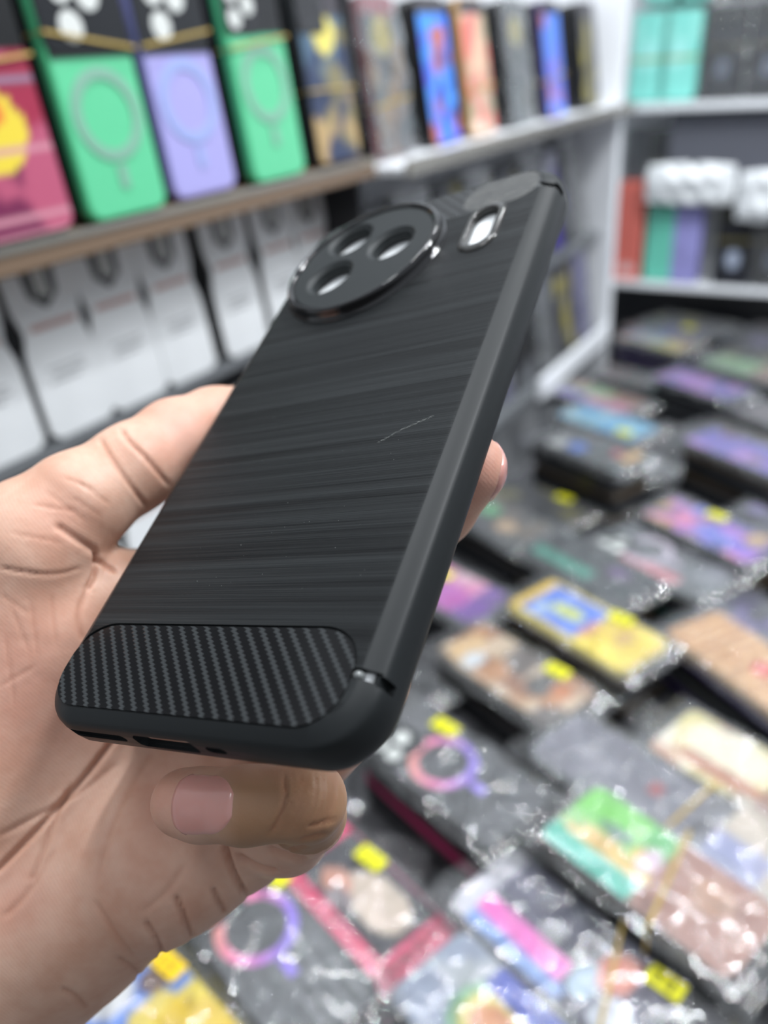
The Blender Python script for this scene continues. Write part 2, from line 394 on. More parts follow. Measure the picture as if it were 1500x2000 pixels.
for ax in range(3):
    b_, c_ = (ax + 1) % 3, (ax + 2) % 3
    sl0 = [slice(None)] * 3; sl1 = [slice(None)] * 3; sl0[ax] = slice(0, -1); sl1[ax] = slice(1, None)
    A0, A1 = ins[tuple(sl0)], ins[tuple(sl1)]
    e = np.argwhere(A0 != A1); e = e[(e[:, b_] > 0) & (e[:, c_] > 0)]
    sgn = A0[tuple(e.T)]
    def cell(db, dc):
        q = e.copy(); q[:, b_] += db; q[:, c_] += dc
        return idx[tuple(q.T)]
    q = np.stack([cell(-1, -1), cell(0, -1), cell(0, 0), cell(-1, 0)], 1)
    q[~sgn] = q[~sgn][:, ::-1]; q = q[(q >= 0).all(1)]; faces.append(q)
FA = np.concatenate(faces)
def grad(P, e=0.3):
    g = np.stack([sdf(P + np.eye(3)[i] * e) - sdf(P - np.eye(3)[i] * e) for i in range(3)], -1)
    return g / (np.linalg.norm(g, axis=-1, keepdims=True) + 1e-9)
N = grad(V)
for _ in range(2):                            # pull the vertices exactly onto the field
    dv_ = sdf(V); inner = np.abs(dv_) < 1.2; V = V - N * np.where(inner, dv_, 0)[:, None]
# creases and folds (polylines in the picture the skin was measured from, pressed into the mesh)
PX = np.stack([V[:, 0] / V[:, 2] * F + 750, V[:, 1] / V[:, 2] * F + 1000], 1)
front = (N * (V / np.linalg.norm(V, axis=1, keepdims=True))).sum(1) < 0.15
isl = sdf_l = None
def gsdf(P, names):
    o = None
    for g, a, b, ra, rb in BONES:
        if g in names:
            d = cone_sdf(P, a, b, ra, rb); o = d if o is None else np.minimum(o, d)
    return o
dl = gsdf(V, ('little2',)); dp_ = gsdf(V, ('palm', 'little', 'ring', 'middle')); on_l = dl < np.minimum(dp_, 1.0)
disp = np.zeros(len(V)); crease_col = np.zeros(len(V))
def crease(pts, w, depth, where=None, bulge=0.35, colour=1.0):
    global disp, crease_col
    pts = np.array(pts, float)
    if len(pts) > 2:                          # smooth the line
        for _ in range(2):
            q = [pts[0]]
            for a, b in zip(pts[:-1], pts[1:]): q += [a * .75 + b * .25, a * .25 + b * .75]
            pts = np.array(q + [pts[-1]])
    lo_, hi_ = pts.min(0) - 5 * w, pts.max(0) + 5 * w
    m = front & (PX > lo_).all(1) & (PX < hi_).all(1)
    if where is not None: m &= where
    ii = np.nonzero(m)[0]
    if not len(ii): return
    P2 = PX[ii]; best = np.full(len(ii), 1e9); tb = np.zeros(len(ii)); n = len(pts) - 1
    for s in range(n):
        a, b = pts[s], pts[s + 1]; ab = b - a; h = np.clip(((P2 - a) @ ab) / (ab @ ab + 1e-9), 0, 1)
        d = np.linalg.norm(P2 - a - h[:, None] * ab, axis=1); u_ = d < best
        best[u_] = d[u_]; tb[u_] = (s + h[u_]) / n
    fade = np.clip(np.minimum(tb, 1 - tb) * 5 + 0.25, 0, 1)
    g = np.exp(-(best / w) ** 2) ; g2 = np.exp(-(best / (3 * w)) ** 2)
    disp[ii] += fade * depth * (-g + bulge * g2 * (1 - g)); crease_col[ii] = np.maximum(crease_col[ii], g * fade * colour)
nl = ~on_l
# thumb joint folds and thumb base
crease([(236, 838), (250, 862), (276, 885), (304, 917), (330, 948)], 5, 0.5, nl)
crease([(196, 858), (207, 880), (227, 910), (252, 945), (286, 990)], 5, 0.45, nl)
crease([(110, 1026), (150, 1053), (188, 1078)], 7, 0.7, nl, colour=0.6)
crease([(0, 1109), (63, 1120), (115, 1123), (157, 1109)], 4, 0.35, nl, colour=0.5)
crease([(186, 1080), (186, 1120), (171, 1150)], 5, 1.3, nl)
crease([(185, 1095), (205, 1104), (226, 1118)], 5, 0.8, nl)
crease([(171, 1150), (150, 1200), (160, 1250)], 6, 0.3, nl)
for a, b in (((60, 985), (150, 1000)), ((90, 960), (170, 1020)), ((120, 930), (190, 960)), ((20, 1040), (120, 1060)), ((0, 1160), (60, 1200)), ((20, 1180), (60, 1280)), ((60, 1170), (75, 1290)), ((100, 1160), (110, 1260)), ((0, 1340), (70, 1300)), ((10, 1240), (30, 1380)), ((140, 970), (200, 1010)), ((150, 940), (215, 985))):
    crease([a, b], 4, 0.14, nl, colour=0.6)
# palm lines
crease([(-20, 1712), (0, 1695), (50, 1645), (115, 1575), (165, 1520), (215, 1455), (240, 1420)], 6, 1.0, nl)
crease([(60, 1720), (75, 1690), (110, 1590), (140, 1535)], 5, 0.5, nl)
crease([(190, 1720), (200, 1660), (230, 1575), (270, 1510), (300, 1470)], 7, 0.35, nl, colour=0.6)
crease([(0, 1632), (60, 1600), (120, 1570), (170, 1540), (230, 1490)], 6, 0.35, nl, colour=0.7)
crease([(10, 1790), (60, 1740), (105, 1660)], 6, 0.3, nl, colour=0.6)
crease([(185, 1760), (230, 1830), (262, 1868)], 6, 0.35, nl, colour=0.7)
crease([(280, 1780), (330, 1740), (360, 1690)], 7, 0.2, nl, colour=0.4)
crease([(438, 1648), (447, 1680), (458, 1710), (482, 1750)], 6, 1.4, nl)
crease([(462, 1668), (490, 1686), (515, 1697), (540, 1700)], 6, 0.9, nl)
crease([(520, 1655), (560, 1672), (600, 1680)], 7, 0.9, nl)
crease([(345, 1750), (362, 1790), (374, 1832)], 6, 0.8, nl)
crease([(418, 1735), (428, 1760), (440, 1785)], 6, 0.8, nl)
crease([(285, 1800), (312, 1840), (318, 1880)], 6, 0.7, nl)
crease([(230, 1870), (262, 1890), (276, 1915)], 6, 0.4, nl)
crease([(120, 1930), (150, 1945), (170, 1970)], 6, 0.4, nl)
# knuckle wrinkles on the back of the little finger
random.seed(11)
for i in range(11):
    x0 = 545 + i * 10; b = 10 + 5 * math.sin(i)
    crease([(x0 + b, 1508), (x0 + b + 6, 1540), (x0 + b, 1575), (x0 + b - 16, 1605), (x0 - 22, 1632)], 3.6, 0.27, on_l, 0.25, 0.5)
crease([(552, 1520), (560, 1555), (545, 1600), (530, 1625)], 5, 0.35, on_l)
# crumpled skin round the fold where the little finger starts
for a, b in (((585, 1640), (640, 1628)), ((560, 1660), (600, 1652)), ((600, 1615), (655, 1600))):
    crease([a, b], 4, 0.4, None)
V2 = V + N * disp[:, None]
hand = mesh_obj('hand', cam2w(V2), FA[:, ::-1] if np.linalg.det(M) < 0 else FA)
tag(hand, 'bare left hand, palm up, curled round the black phone case', 'hand')
# skin tone attribute: R = redness, G = back-of-finger brown, B = crease
tone = np.zeros((len(V), 4), np.float32); tone[:, 3] = 1
def spot(x, y, r, s):
    return s * np.exp(-(((PX[:, 0] - x) ** 2 + (PX[:, 1] - y) ** 2) / r ** 2))
red = spot(40, 1330, 180, 0.5) + spot(350, 830, 90, 0.55) + spot(120, 1010, 70, 0.3) + spot(930, 920, 90, 0.7) + spot(20, 1760, 90, 0.35) + spot(330, 1560, 50, 0.5) + spot(300, 1720, 150, 0.15)
tone[:, 0] = np.clip(red, 0, 1)
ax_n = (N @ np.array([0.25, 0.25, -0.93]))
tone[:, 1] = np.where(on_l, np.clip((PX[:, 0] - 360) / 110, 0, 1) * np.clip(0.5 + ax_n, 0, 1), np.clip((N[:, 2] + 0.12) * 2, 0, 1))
tone[:, 2] = np.clip(crease_col, 0, 1)
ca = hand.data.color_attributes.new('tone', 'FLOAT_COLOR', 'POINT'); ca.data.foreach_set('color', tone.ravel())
t = NT('skin', Roughness=0.5)
at = t.n('ShaderNodeAttribute', attribute_name='tone'); sp = t.n('ShaderNodeSeparateColor'); t.l(at.outputs['Color'], sp.inputs[0])
def mixc(fac, a, b):
    nd = t.n('ShaderNodeMix', data_type='RGBA'); t.l(fac, nd.inputs[0])
    for i, x in ((6, a), (7, b)):
        if isinstance(x, tuple): nd.inputs[i].default_value = (*x, 1)
        else: t.l(x, nd.inputs[i])
    return nd.outputs[2]
co = t.coords('Object')
mot = t.ramp(t.noise(co, 90, 3, 0.6), [(0.35, (0, 0, 0)), (0.65, (1, 1, 1))])
base = mixc(mot, (0.54, 0.308, 0.218), (0.62, 0.398, 0.300))
base = mixc(t.math('MULTIPLY', sp.outputs[0], 0.8), base, (0.66, 0.30, 0.235))
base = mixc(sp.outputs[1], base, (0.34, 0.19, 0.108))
base = mixc(t.math('MULTIPLY', sp.outputs[2], 0.38), base, (0.42, 0.17, 0.10))
t.l(base, t.b.inputs['Base Color'])
t.b.inputs['Subsurface Weight'].default_value = 0.22; t.b.inputs['Subsurface Scale'].default_value = 0.004
t.b.inputs['Subsurface Radius'].default_value = (1.0, 0.35, 0.2); t.b.inputs['Specular IOR Level'].default_value = 0.35
wv = t.n('ShaderNodeTexWave', wave_type='BANDS', bands_direction='DIAGONAL'); wv.inputs['Scale'].default_value = 520; wv.inputs['Distortion'].default_value = 9
wv.inputs['Detail'].default_value = 1.5; wv.inputs['Detail Scale'].default_value = 0.12; t.l(co, wv.inputs[0])
vo = t.n('ShaderNodeTexVoronoi', feature='DISTANCE_TO_EDGE'); vo.inputs['Scale'].default_value = 1100; t.l(co, vo.inputs['Vector'])
b1 = t.bump(t.math('MULTIPLY', wv.outputs[1], t.math('SUBTRACT', 1.0, sp.outputs[1])), 0.00006, 0.17); b2 = t.bump(t.noise(co, 260, 4, 0.6), 0.0006, 0.22, b1); b3 = t.bump(vo.outputs[0], 0.00006, 0.2, b2)
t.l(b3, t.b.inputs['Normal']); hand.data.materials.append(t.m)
# fingernails, raised shells that follow the fingertip
def nail(name, c, axis, out, L, ang, lift=0.28, thick=0.4, free=0.0):
    axis = axis / np.linalg.norm(axis); out = out - axis * (out @ axis); out /= np.linalg.norm(out); side = np.cross(axis, out)
    nu, nv = 22, 22; top_, bot_ = [], []
    for i in range(nu + 1):
        s = -1 + 2 * i / nu
        wfac = (1 - max(0, -s) ** 1.25 * 0.999) ** 0.5 if s < 0 else (1 - s ** 7 * 0.25)   # round cuticle end at -1
        for j in range(nv + 1):
            th = (-1 + 2 * j / nv) * ang * max(wfac, 0.02)
            o0 = c + axis * (s * L / 2 + (0.10 * L * (1 - (th / ang) ** 2) if s > 0.6 else 0) * (s - 0.6) * 2.5)
            d = out * math.cos(th) + side * math.sin(th); r = 0.0
            for _ in range(26): r += -float(sdf(o0 + d * r)) * 0.9
            edge = min(1.0, (1 - abs(th) / (ang * max(wfac, 0.02) + 1e-6)) * 6 + 0.0); end = min(1.0, (1 + s) * 6)
            top_.append(o0 + d * (r - 0.12 + lift * min(edge, end) + (0.12 if s > 0.8 else 0))); bot_.append(o0 + d * (r - thick))
    V_ = np.array(top_ + bot_); n = len(top_); f = []
    W_ = nv + 1
    for i in range(nu):
        for j in range(nv):
            a = i * W_ + j; f.append((a, a + 1, a + W_ + 1, a + W_)); f.append((n + a, n + a + W_, n + a + W_ + 1, n + a + 1))
    rim = [j for j in range(W_)] + [i * W_ + nv for i in range(1, nu + 1)] + [nu * W_ + j for j in range(nv - 1, -1, -1)] + [i * W_ for i in range(nu - 1, 0, -1)]
    for a, b in zip(rim, rim[1:] + rim[:1]): f.append((a, n + a, n + b, b))
    o = mesh_obj(name, cam2w(V_), f, M_NAIL, hand); recalc(o); return o
t = NT('fingernail', Base_Color=(0.60, 0.295, 0.255, 1), Roughness=0.22)
t.b.inputs['Subsurface Weight'].default_value = 0.2; t.b.inputs['Subsurface Scale'].default_value = 0.002; t.b.inputs['Coat Weight'].default_value = 0.25; t.b.inputs['Coat Roughness'].default_value = 0.2
t.l(t.bump(t.noise(t.coords('Object'), 500, 2), 0.0002, 0.2), t.b.inputs['Normal']); M_NAIL = t.m
a_, b_ = px(480, 1573, 162), px(362, 1568, 167)
nl_ = nail('fingernail', a_ + (b_ - a_) * 0.30, b_ - a_, np.array([0.02, -0.34, -1.0]), 12.4, math.radians(50))
tag(nl_, 'pink nail of the little finger')
a_, b_ = px(856, 992, 189), px(916, 915, 180)
nail('fingernail', a_ + (b_ - a_) * 1.0, b_ - a_, np.array([0.85, 0.30, 0.55]), 11, math.radians(62), 0.5)

# ================================================================ the shop: counter, racks and their goods
def ray(x, y): return M @ np.array([(x - 750) / F, (y - 1000) / F, 1.0])
def at_z(x, y, z):
    r = ray(x, y); return CAM + r * ((z - CAM[2]) / r[2])
def at_x(x, y, X_):
    r = ray(x, y); return CAM + r * (X_ / r[0])
def at_y(x, y, Y_):
    r = ray(x, y); return CAM + r * (Y_ / r[1])
def shell(name, x0, x1, y0, y1, z0, z1, mat, bev=0.0, parent=None):
    v, f = box(x0, x1, y0, y1, z0, z1); o = mesh_obj(name, v, f, mat, parent, False); recalc(o)
    if bev:
        bm = bmesh.new(); bm.from_mesh(o.data); bmesh.ops.bevel(bm, geom=bm.edges[:], offset=bev, segments=2, affect='EDGES'); bm.to_mesh(o.data); bm.free()
    return o
t = NT('dark_counter', Roughness=0.35); t.l(t.ramp(t.noise(t.coords('Object'), 30, 4), [(0.3, (0.05, 0.052, 0.056)), (0.7, (0.14, 0.14, 0.15))]), t.b.inputs['Base Color']); M_COUNTER = t.m
t = NT('shop_floor', Roughness=0.4); t.l(t.ramp(t.noise(t.coords('Object'), 6, 4), [(0.3, (0.28, 0.27, 0.26)), (0.7, (0.36, 0.35, 0.33))]), t.b.inputs['Base Color']); M_FLOOR = t.m
M_WHITEP = plain('white_painted_board', (0.80, 0.82, 0.85), 0.35)
M_GREYP = plain('grey_rack_panel', (0.16, 0.17, 0.18), 0.45)
M_STEEL = plain('brushed_steel_edge', (0.55, 0.52, 0.46), 0.25, 0.5, Metallic=0.9)
M_WOOD = plain('brown_laminate', (0.22, 0.15, 0.10), 0.3)
M_BLACK = plain('black_plastic', (0.012, 0.013, 0.016), 0.35)
M_SLATE = plain('slate_grey_board', (0.11, 0.115, 0.14), 0.5)
M_WALL = plain('pale_wall_paint', (0.5, 0.52, 0.54), 0.6)
LW, BW, TAB = -0.66, 1.95, 0.735
tag(shell('floor', -0.8, 3.0, -1.6, 2.1, -0.02, 0.0, M_FLOOR), kind='structure')
tag(shell('wall_left', LW - 0.05, LW, -1.6, BW + 0.05, 0.0, 2.75, M_WALL), kind='structure')
tag(shell('wall_back', LW - 0.05, 3.0, BW, BW + 0.05, 0.0, 2.75, M_WALL), kind='structure')
ct = empty('display_counter', (0.3, 0.8, 0)); tag(ct, 'long dark display counter carrying the rows of bagged phone cases', 'counter')
for nm, bb, m in (('counter_top', (-0.44, 1.3, -0.1, 1.80, TAB - 0.03, TAB), M_COUNTER), ('counter_body', (-0.40, 1.25, -0.05, 1.78, 0.0, TAB - 0.03), M_GREYP)):
    o = shell(nm, *bb, m, 0.002 if nm == 'counter_top' else 0); o.parent = ct; o.matrix_parent_inverse = Matrix.Translation((-0.3, -0.8, 0))
ZL = 1.29 - 0.088                              # upper ledge height
def rack(name, label, pieces, base):
    r = empty(name, base); tag(r, label, 'display rack')
    for nm, bb, m in pieces:
        o = shell(nm, *bb, m, 0.0015); o.parent = r; o.matrix_parent_inverse = Matrix.Translation([-q for q in base])
Z2, Z3 = 1.29 - 0.243, 1.29 - 0.415
rack('wall_rack', 'grey wall rack on the left with a steel-edged ledge', [
    ('back_panel', (LW, -0.645, 0.05, 0.775, 0.0, 1.62), M_GREYP), ('shelf', (-0.645, -0.4765, 0.05, 0.775, ZL - 0.017, ZL), M_WOOD),
    ('shelf_edge', (-0.4765, -0.474, 0.05, 0.775, ZL - 0.004, ZL + 0.001), M_STEEL),
    ('shelf', (-0.645, -0.53, 0.05, 0.775, Z2 - 0.01, Z2), M_GREYP), ('shelf', (-0.645, -0.50, 0.05, 0.775, Z3 - 0.01, Z3), M_GREYP),
    ('side_panel', (-0.645, -0.50, 0.775, 0.785, 0.0, 1.62), M_BLACK)], (-0.6, 0.4, 0))
ZB = 1.29 - 0.098
rack('wall_rack', 'white framed wall rack further along, with a white lower lip', [
    ('back_panel', (LW, -0.60, 0.787, 1.57, 0.0, 1.62), M_WHITEP), ('shelf', (-0.60, -0.452, 0.787, 1.57, ZB - 0.008, ZB), M_WHITEP),
    ('shelf_edge', (-0.452, -0.447, 0.787, 1.57, ZB - 0.010, ZB + 0.006), M_STEEL),
    ('shelf', (-0.60, -0.49, 0.787, 1.57, ZB - 0.215, ZB - 0.205), M_GREYP), ('shelf', (-0.60, -0.475, 0.787, 1.57, TAB + 0.06, TAB + 0.075), M_GREYP), ('lower_lip', (-0.475, -0.466, 1.22, 1.57, TAB + 0.05, TAB + 0.085), M_WHITEP),
    ('post', (-0.60, -0.47, 1.555, 1.585, 0.0, 1.62), M_WHITEP)], (-0.6, 1.2, 0))
# far rack, facing the camera, with a short angled wing
FY = 1.86
rack('back_rack', 'white rack across the far corner with teal cases on its shelf', [
    ('back_panel', (-0.60, 0.5, FY + 0.05, FY + 0.065, 0.0, 1.62), M_WHITEP), ('shelf', (-0.60, 0.5, FY - 0.07, FY + 0.05, 1.29 - 0.125, 1.29 - 0.113), M_WHITEP),
    ('shelf', (-0.58, 0.5, FY - 0.05, FY + 0.05, TAB + 0.09, TAB + 0.10), M_WHITEP),
    ('kick_panel', (-0.58, 0.5, FY + 0.0, FY + 0.02, 0.0, TAB + 0.09), M_BLACK),
    ('slate_board', (-0.445, -0.155, FY - 0.045, FY - 0.02, 1.29 - 0.255, 1.29 - 0.13), M_SLATE)], (-0.05, FY, 0))

# ---- phone case goods
W2, L2, TH = 0.0345, 0.0735, 0.0095
def body_mesh(name, w=W2, l=L2, th=TH, r=0.010):
    rings = [[(x, y, z) for x, y in rrect(w - d, l - d, r - d, 5)] for d, z in ((0.0015, 0), (0.0002, 0.0012), (0.0, th * 0.5), (0.0003, th - 0.0015), (0.0018, th))]
    v, f = loft(rings); me = bpy.data.meshes.new(name); me.from_pydata(v, [], f); me.update()
    me.polygons.foreach_set('use_smooth', [len(q) == 4 for q in f]); return me
def with_mat(me, mat, cache={}):
    k = (me.name, mat.name)
    if k not in cache:
        m = me.copy(); m.materials.clear(); m.materials.append(mat); cache[k] = m
    return cache[k]
ME_BODY = body_mesh('case_body_shape')
def raw(name, v, f, smooth=False):
    me = bpy.data.meshes.new(name); me.from_pydata([tuple(map(float, q)) for q in v], [], [tuple(q) for q in f]); me.update()
    if smooth: me.polygons.foreach_set('use_smooth', [True] * len(f))
    return me
def ring_mesh(r0, r1, tail=True):
    n = 48; v, f = loft([[(r * math.cos(2 * math.pi * i / n), r * math.sin(2 * math.pi * i / n), z) for i in range(n)] for r, z in ((r0, 0), (r0, .0008), (r1, .0008), (r1, 0))], False, False)
    f += [(3 * n + j, 3 * n + (j + 1) % n, (j + 1) % n, j) for j in range(n)]
    if tail:
        b = len(v); vv, ff = prism([(-.0035, -r1 - .0025), (.0035, -r1 - .0025), (.0035, -r1 - .0165), (-.0035, -r1 - .0165)], 0, .0008)
        v += vv; f += [tuple(i + b for i in q) for q in ff]
    return raw('magnet_ring_shape', v, f)
ME_RING = ring_mesh(.0205, .0275)
ME_CUT = raw('lens_cutout_shape', *prism(rrect(.0195, .0195, .006, 5), 0, .0012))
ME_CUTW = raw('lens_window_shape', *prism(rrect(.0335, .022, .006, 5), 0, .0012))
ME_LENS = raw('lens_opening_shape', *prism(circle(0, 0, .0068, 20), 0, .001))
ME_STICK = raw('sticker_shape', *prism(rrect(.0065, .0115, .001, 2), 0, .0004))
def bag_mesh(seed, w=W2 + 0.009, l=L2 + 0.017):
    rs = np.random.RandomState(seed); nx_, ny_ = 26, 46
    u_ = np.linspace(-1, 1, nx_); v_ = np.linspace(-1, 1, ny_); U, Vv = np.meshgrid(u_, v_, indexing='ij')
    z = np.zeros_like(U)
    for k in range(26):                       # straight creases running in all directions
        a = rs.uniform(0, math.pi); off = rs.uniform(-1, 1); d = np.abs(U * math.cos(a) + Vv * 1.8 * math.sin(a) - off)
        z += np.clip(1 - d / rs.uniform(0.05, 0.2), 0, 1) * rs.uniform(-0.0006, 0.0013)
    z += 0.0007 * rs.rand(*z.shape)
    e = np.maximum(np.abs(U), np.abs(Vv))
    z = np.maximum(z, 0.0002) + 0.0014 - 0.006 * np.clip((e - 0.80) / 0.20, 0, 1) ** 1.6 + 0.0035 * np.clip((e - 0.80) / 0.20, 0, 1) * np.sin(9 * U + 7 * Vv + seed) * np.cos(13 * U - 5 * Vv)
    P = np.stack([U * w, Vv * l, z], -1).reshape(-1, 3)
    P[:, 2] = np.maximum(P[:, 2], np.where((np.abs(P[:, 0]) < W2 + .0005) & (np.abs(P[:, 1]) < L2 + .0005), 0.0017, -0.02))
    f = [(i * ny_ + j, (i + 1) * ny_ + j, (i + 1) * ny_ + j + 1, i * ny_ + j + 1) for i in range(nx_ - 1) for j in range(ny_ - 1)]
    return raw('bag_shape', P, f, False)
t = NT('clear_crinkled_bag')
tr = t.n('ShaderNodeBsdfTransparent'); gl = t.n('ShaderNodeBsdfGlossy'); gl.inputs['Roughness'].default_value = 0.05
df = t.n('ShaderNodeBsdfDiffuse'); df.inputs['Color'].default_value = (0.75, 0.78, 0.8, 1)
bn = t.bump(t.noise(t.coords('Object'), 70, 2, 0.5), 0.006, 0.8); t.l(bn, gl.inputs['Normal'])
lw = t.n('ShaderNodeFresnel'); lw.inputs['IOR'].default_value = 1.5; t.l(bn, lw.inputs['Normal'])
mx = t.n('ShaderNodeMixShader'); t.l(t.math('MINIMUM', t.math('MULTIPLY_ADD', lw.outputs[0], 2.6, 0.025), 0.9), mx.inputs[0]); t.l(tr.outputs[0], mx.inputs[1]); t.l(gl.outputs[0], mx.inputs[2])
m2 = t.n('ShaderNodeMixShader'); m2.inputs[0].default_value = 0.045; t.l(mx.outputs[0], m2.inputs[1]); t.l(df.outputs[0], m2.inputs[2])
t.l(m2.outputs[0], t.t.nodes['Material Output'].inputs['Surface']); M_BAG = t.m
BAGS = [bag_mesh(s) for s in range(6)]
for b in BAGS: b.materials.append(M_BAG)
t = NT('printed_art', Roughness=0.3); at = t.n('ShaderNodeAttribute', attribute_name='art'); t.l(at.outputs['Color'], t.b.inputs['Base Color']); M_ART = t.m
t = NT('iridescent_ring', Roughness=0.3); tc = t.n('ShaderNodeTexCoord'); sx = t.n('ShaderNodeSeparateXYZ'); t.l(tc.outputs['Object'], sx.inputs[0])
t.l(t.ramp(t.math('MULTIPLY_ADD', sx.outputs[0], 9, t.math('MULTIPLY_ADD', sx.outputs[1], -9, 0.5)), [(0.15, srgb(235, 165, 150)), (0.4, srgb(235, 140, 185)), (0.75, srgb(150, 125, 215)), (1.0, srgb(175, 165, 235))]), t.b.inputs['Base Color']); M_IRID = t.m
M_RINGG = plain('grey_magnet_ring', srgb(125, 170, 150), 0.35); M_RINGL = plain('pale_blue_magnet_ring', srgb(150, 165, 215), 0.35)
M_RINGP = plain('silver_pink_ring', srgb(190, 180, 195), 0.3)
M_YEL = plain('yellow_price_sticker', srgb(225, 222, 20), 0.5)
M_GOLD = plain('orange_price_sticker', srgb(240, 200, 20), 0.5)
M_INK = plain('sticker_ink', srgb(40, 40, 30), 0.6)
M_LENSW = plain('pale_card_in_lens_opening', srgb(205, 208, 205), 0.5)
M_LENSD = plain('dark_lens_opening', (0.02, 0.02, 0.024), 0.25)
M_CUTB = plain('black_lens_cutout', (0.008, 0.009, 0.012), 0.15)
M_BAND = plain('tan_rubber_band', srgb(175, 150, 80), 0.55)
BODYM = {k: plain('case_edge_' + k, tuple(q * 0.8 for q in srgb(*c)), 0.22) for k, c in dict(black=(22, 23, 26), grey=(75, 77, 80), smoke=(48, 50, 54), brown=(70, 60, 48), purple=(70, 58, 100), magenta=(165, 45, 95), pink=(235, 70, 130), yellow=(225, 205, 70), clear=(130, 134, 138), green=(50, 85, 75), white=(200, 203, 207), teal=(120, 205, 190), coral=(235, 130, 115), lavender=(150, 145, 215), mint=(88, 205, 145), tan=(190, 150, 100), red=(150, 30, 55)).items()}
STICKY = ME_STICK.copy(); STICKY.materials.append(M_YEL); STICKG = ME_STICK.copy(); STICKG.materials.append(M_GOLD)
def ink_mesh():
    v, f = [], []
    for row, y in ((0, .004), (1, -.001), (2, -.0055)):
        for k in range(3):
            x0 = -.0045 + k * .0032; vv, ff = box(x0, x0 + .0022, y, y + (.0028 if row != 1 else .001), .0004, .0005); b = len(v); v += vv; f += [tuple(i + b for i in q) for q in ff]
    me = raw('sticker_marks_shape', v, f); me.materials.append(M_INK); return me
ME_INK = ink_mesh()
def link(name, me, parent, loc=(0, 0, 0), rz=0, sc=None):
    o = bpy.data.objects.new(name, me); C.objects.link(o); o.parent = parent; o.location = loc; o.rotation_euler = (0, 0, rz)
    if sc: o.scale = sc
    return o
def art_mesh(cols, seed, shapes=(), n=26, w=W2 - .0022, l=L2 - .0022, mixing=0.25):
    rs = np.random.RandomState(seed); nu, nv = 22, 44
    out = []; f = []
    U, Vv = np.meshgrid(np.linspace(-1, 1, nu), np.linspace(-1, 1, nv), indexing='ij')
    cc = np.array([srgb(*c) for c in cols]) * 0.86; pts = rs.uniform(-1, 1, (n, 2)) * [1, 1]; ci = rs.randint(0, len(cols), n)
    Uj = U + rs.uniform(-.06, .06, U.shape); Vj = Vv + rs.uniform(-.03, .03, U.shape)
    d = np.stack([(Uj - p[0]) ** 2 + ((Vj - p[1]) * 2) ** 2 for p in pts], -1); ww = np.exp(-(d - d.min(-1, keepdims=True)) / 0.03)
    col = (ww[..., None] * cc[ci]).sum(-2) / ww.sum(-1)[..., None]
    for s in shapes:
        kind, a, b, c_, d_, q = s
        if kind == 'r': m = (U >= a) & (U <= c_) & (Vv >= b) & (Vv <= d_)
        elif kind == 'e': m = ((U - a) / c_) ** 2 + ((Vv - b) / d_) ** 2 < 1
        else: m = (U * a + Vv * b) > c_                     # half plane
        col = np.where(m[..., None], np.array(srgb(*q)) * 0.86, col)
    r = 0.008
    P = np.stack([U * w, Vv * l, 0 * U], -1)
    # pull the grid's corners in to the rounded outline of the case
    for sx_ in (-1, 1):
        for sy_ in (-1, 1):
            qx, qy = P[..., 0] * sx_ - (w - r), P[..., 1] * sy_ - (l - r); m = (qx > 0) & (qy > 0); dd = np.sqrt(qx ** 2 + qy ** 2); k = np.where(m & (dd > r), r / np.maximum(dd, 1e-9), 1)
            P[..., 0] = np.where(m, sx_ * ((w - r) + qx * k), P[..., 0]); P[..., 1] = np.where(m, sy_ * ((l - r) + qy * k), P[..., 1])
    top = P.reshape(-1, 3) + [0, 0, .0005]
    f = [(i * nv + j, (i + 1) * nv + j, (i + 1) * nv + j + 1, i * nv + j + 1) for i in range(nu - 1) for j in range(nv - 1)]
    # thin skirt so the print has an edge
    rim = [i * nv for i in range(nu)] + [(nu - 1) * nv + j for j in range(1, nv)] + [i * nv + nv - 1 for i in range(nu - 2, -1, -1)] + [j for j in range(nv - 2, 0, -1)]
    b = len(top); v = list(top) + [top[i] - [0, 0, .0005] for i in rim]
    f += [(rim[k], b + k, b + (k + 1) % len(rim), rim[(k + 1) % len(rim)]) for k in range(len(rim))]
    me = raw('print_shape', v, f); ca = me.color_attributes.new('art', 'FLOAT_COLOR', 'POINT')
    full = np.ones((len(v), 4), np.float32); full[:b, :3] = col.reshape(-1, 3); full[b:, :3] = col.reshape(-1, 3)[rim]
    ca.data.foreach_set('color', full.ravel()); me.materials.append(M_ART); return me
CUTB, CUTWB = with_mat(ME_CUT, M_CUTB), with_mat(ME_CUTW, M_CUTB)
def dress(root, art=None, ring=None, ringpos=0.008, cut=True, lensw=True, sticker=None, bag=0, frame=None, z=TH):
    if art is not None: link('printed_back', art, root, (0, 0, z))
    if ring is not None: link('magnet_ring', with_mat(ME_RING, ring), root, (0, ringpos, z + .0006))
    if cut == 'wide': c_ = link('camera_window', CUTWB, root, (0, L2 - .027, z + .0003)); lx = ((-.013, .012), (.007, .008), (-.011, -.009))
    elif cut: c_ = link('camera_window', CUTB, root, (-.0145, L2 - .0235, z + .0003)); lx = ((-.0085, .008), (-.0085, -.009), (.0085, 0))
    if cut:
        for a, b in lx: link('lens_opening', with_mat(ME_LENS, M_LENSW if lensw else M_LENSD), c_, (a, b, .0008), 0, (1.3, 1.3, 1) if cut == 'wide' else None)
    if sticker:
        s = link('price_sticker', STICKG if len(sticker) > 2 else STICKY, root, (sticker[0], sticker[1], z + .0030), 0.1); link('printed_marks', ME_INK, s)
        s['label'] = 'yellow price sticker'
    if bag is not None: link('plastic_bag', BAGS[bag % len(BAGS)], root, (0, 0, z))
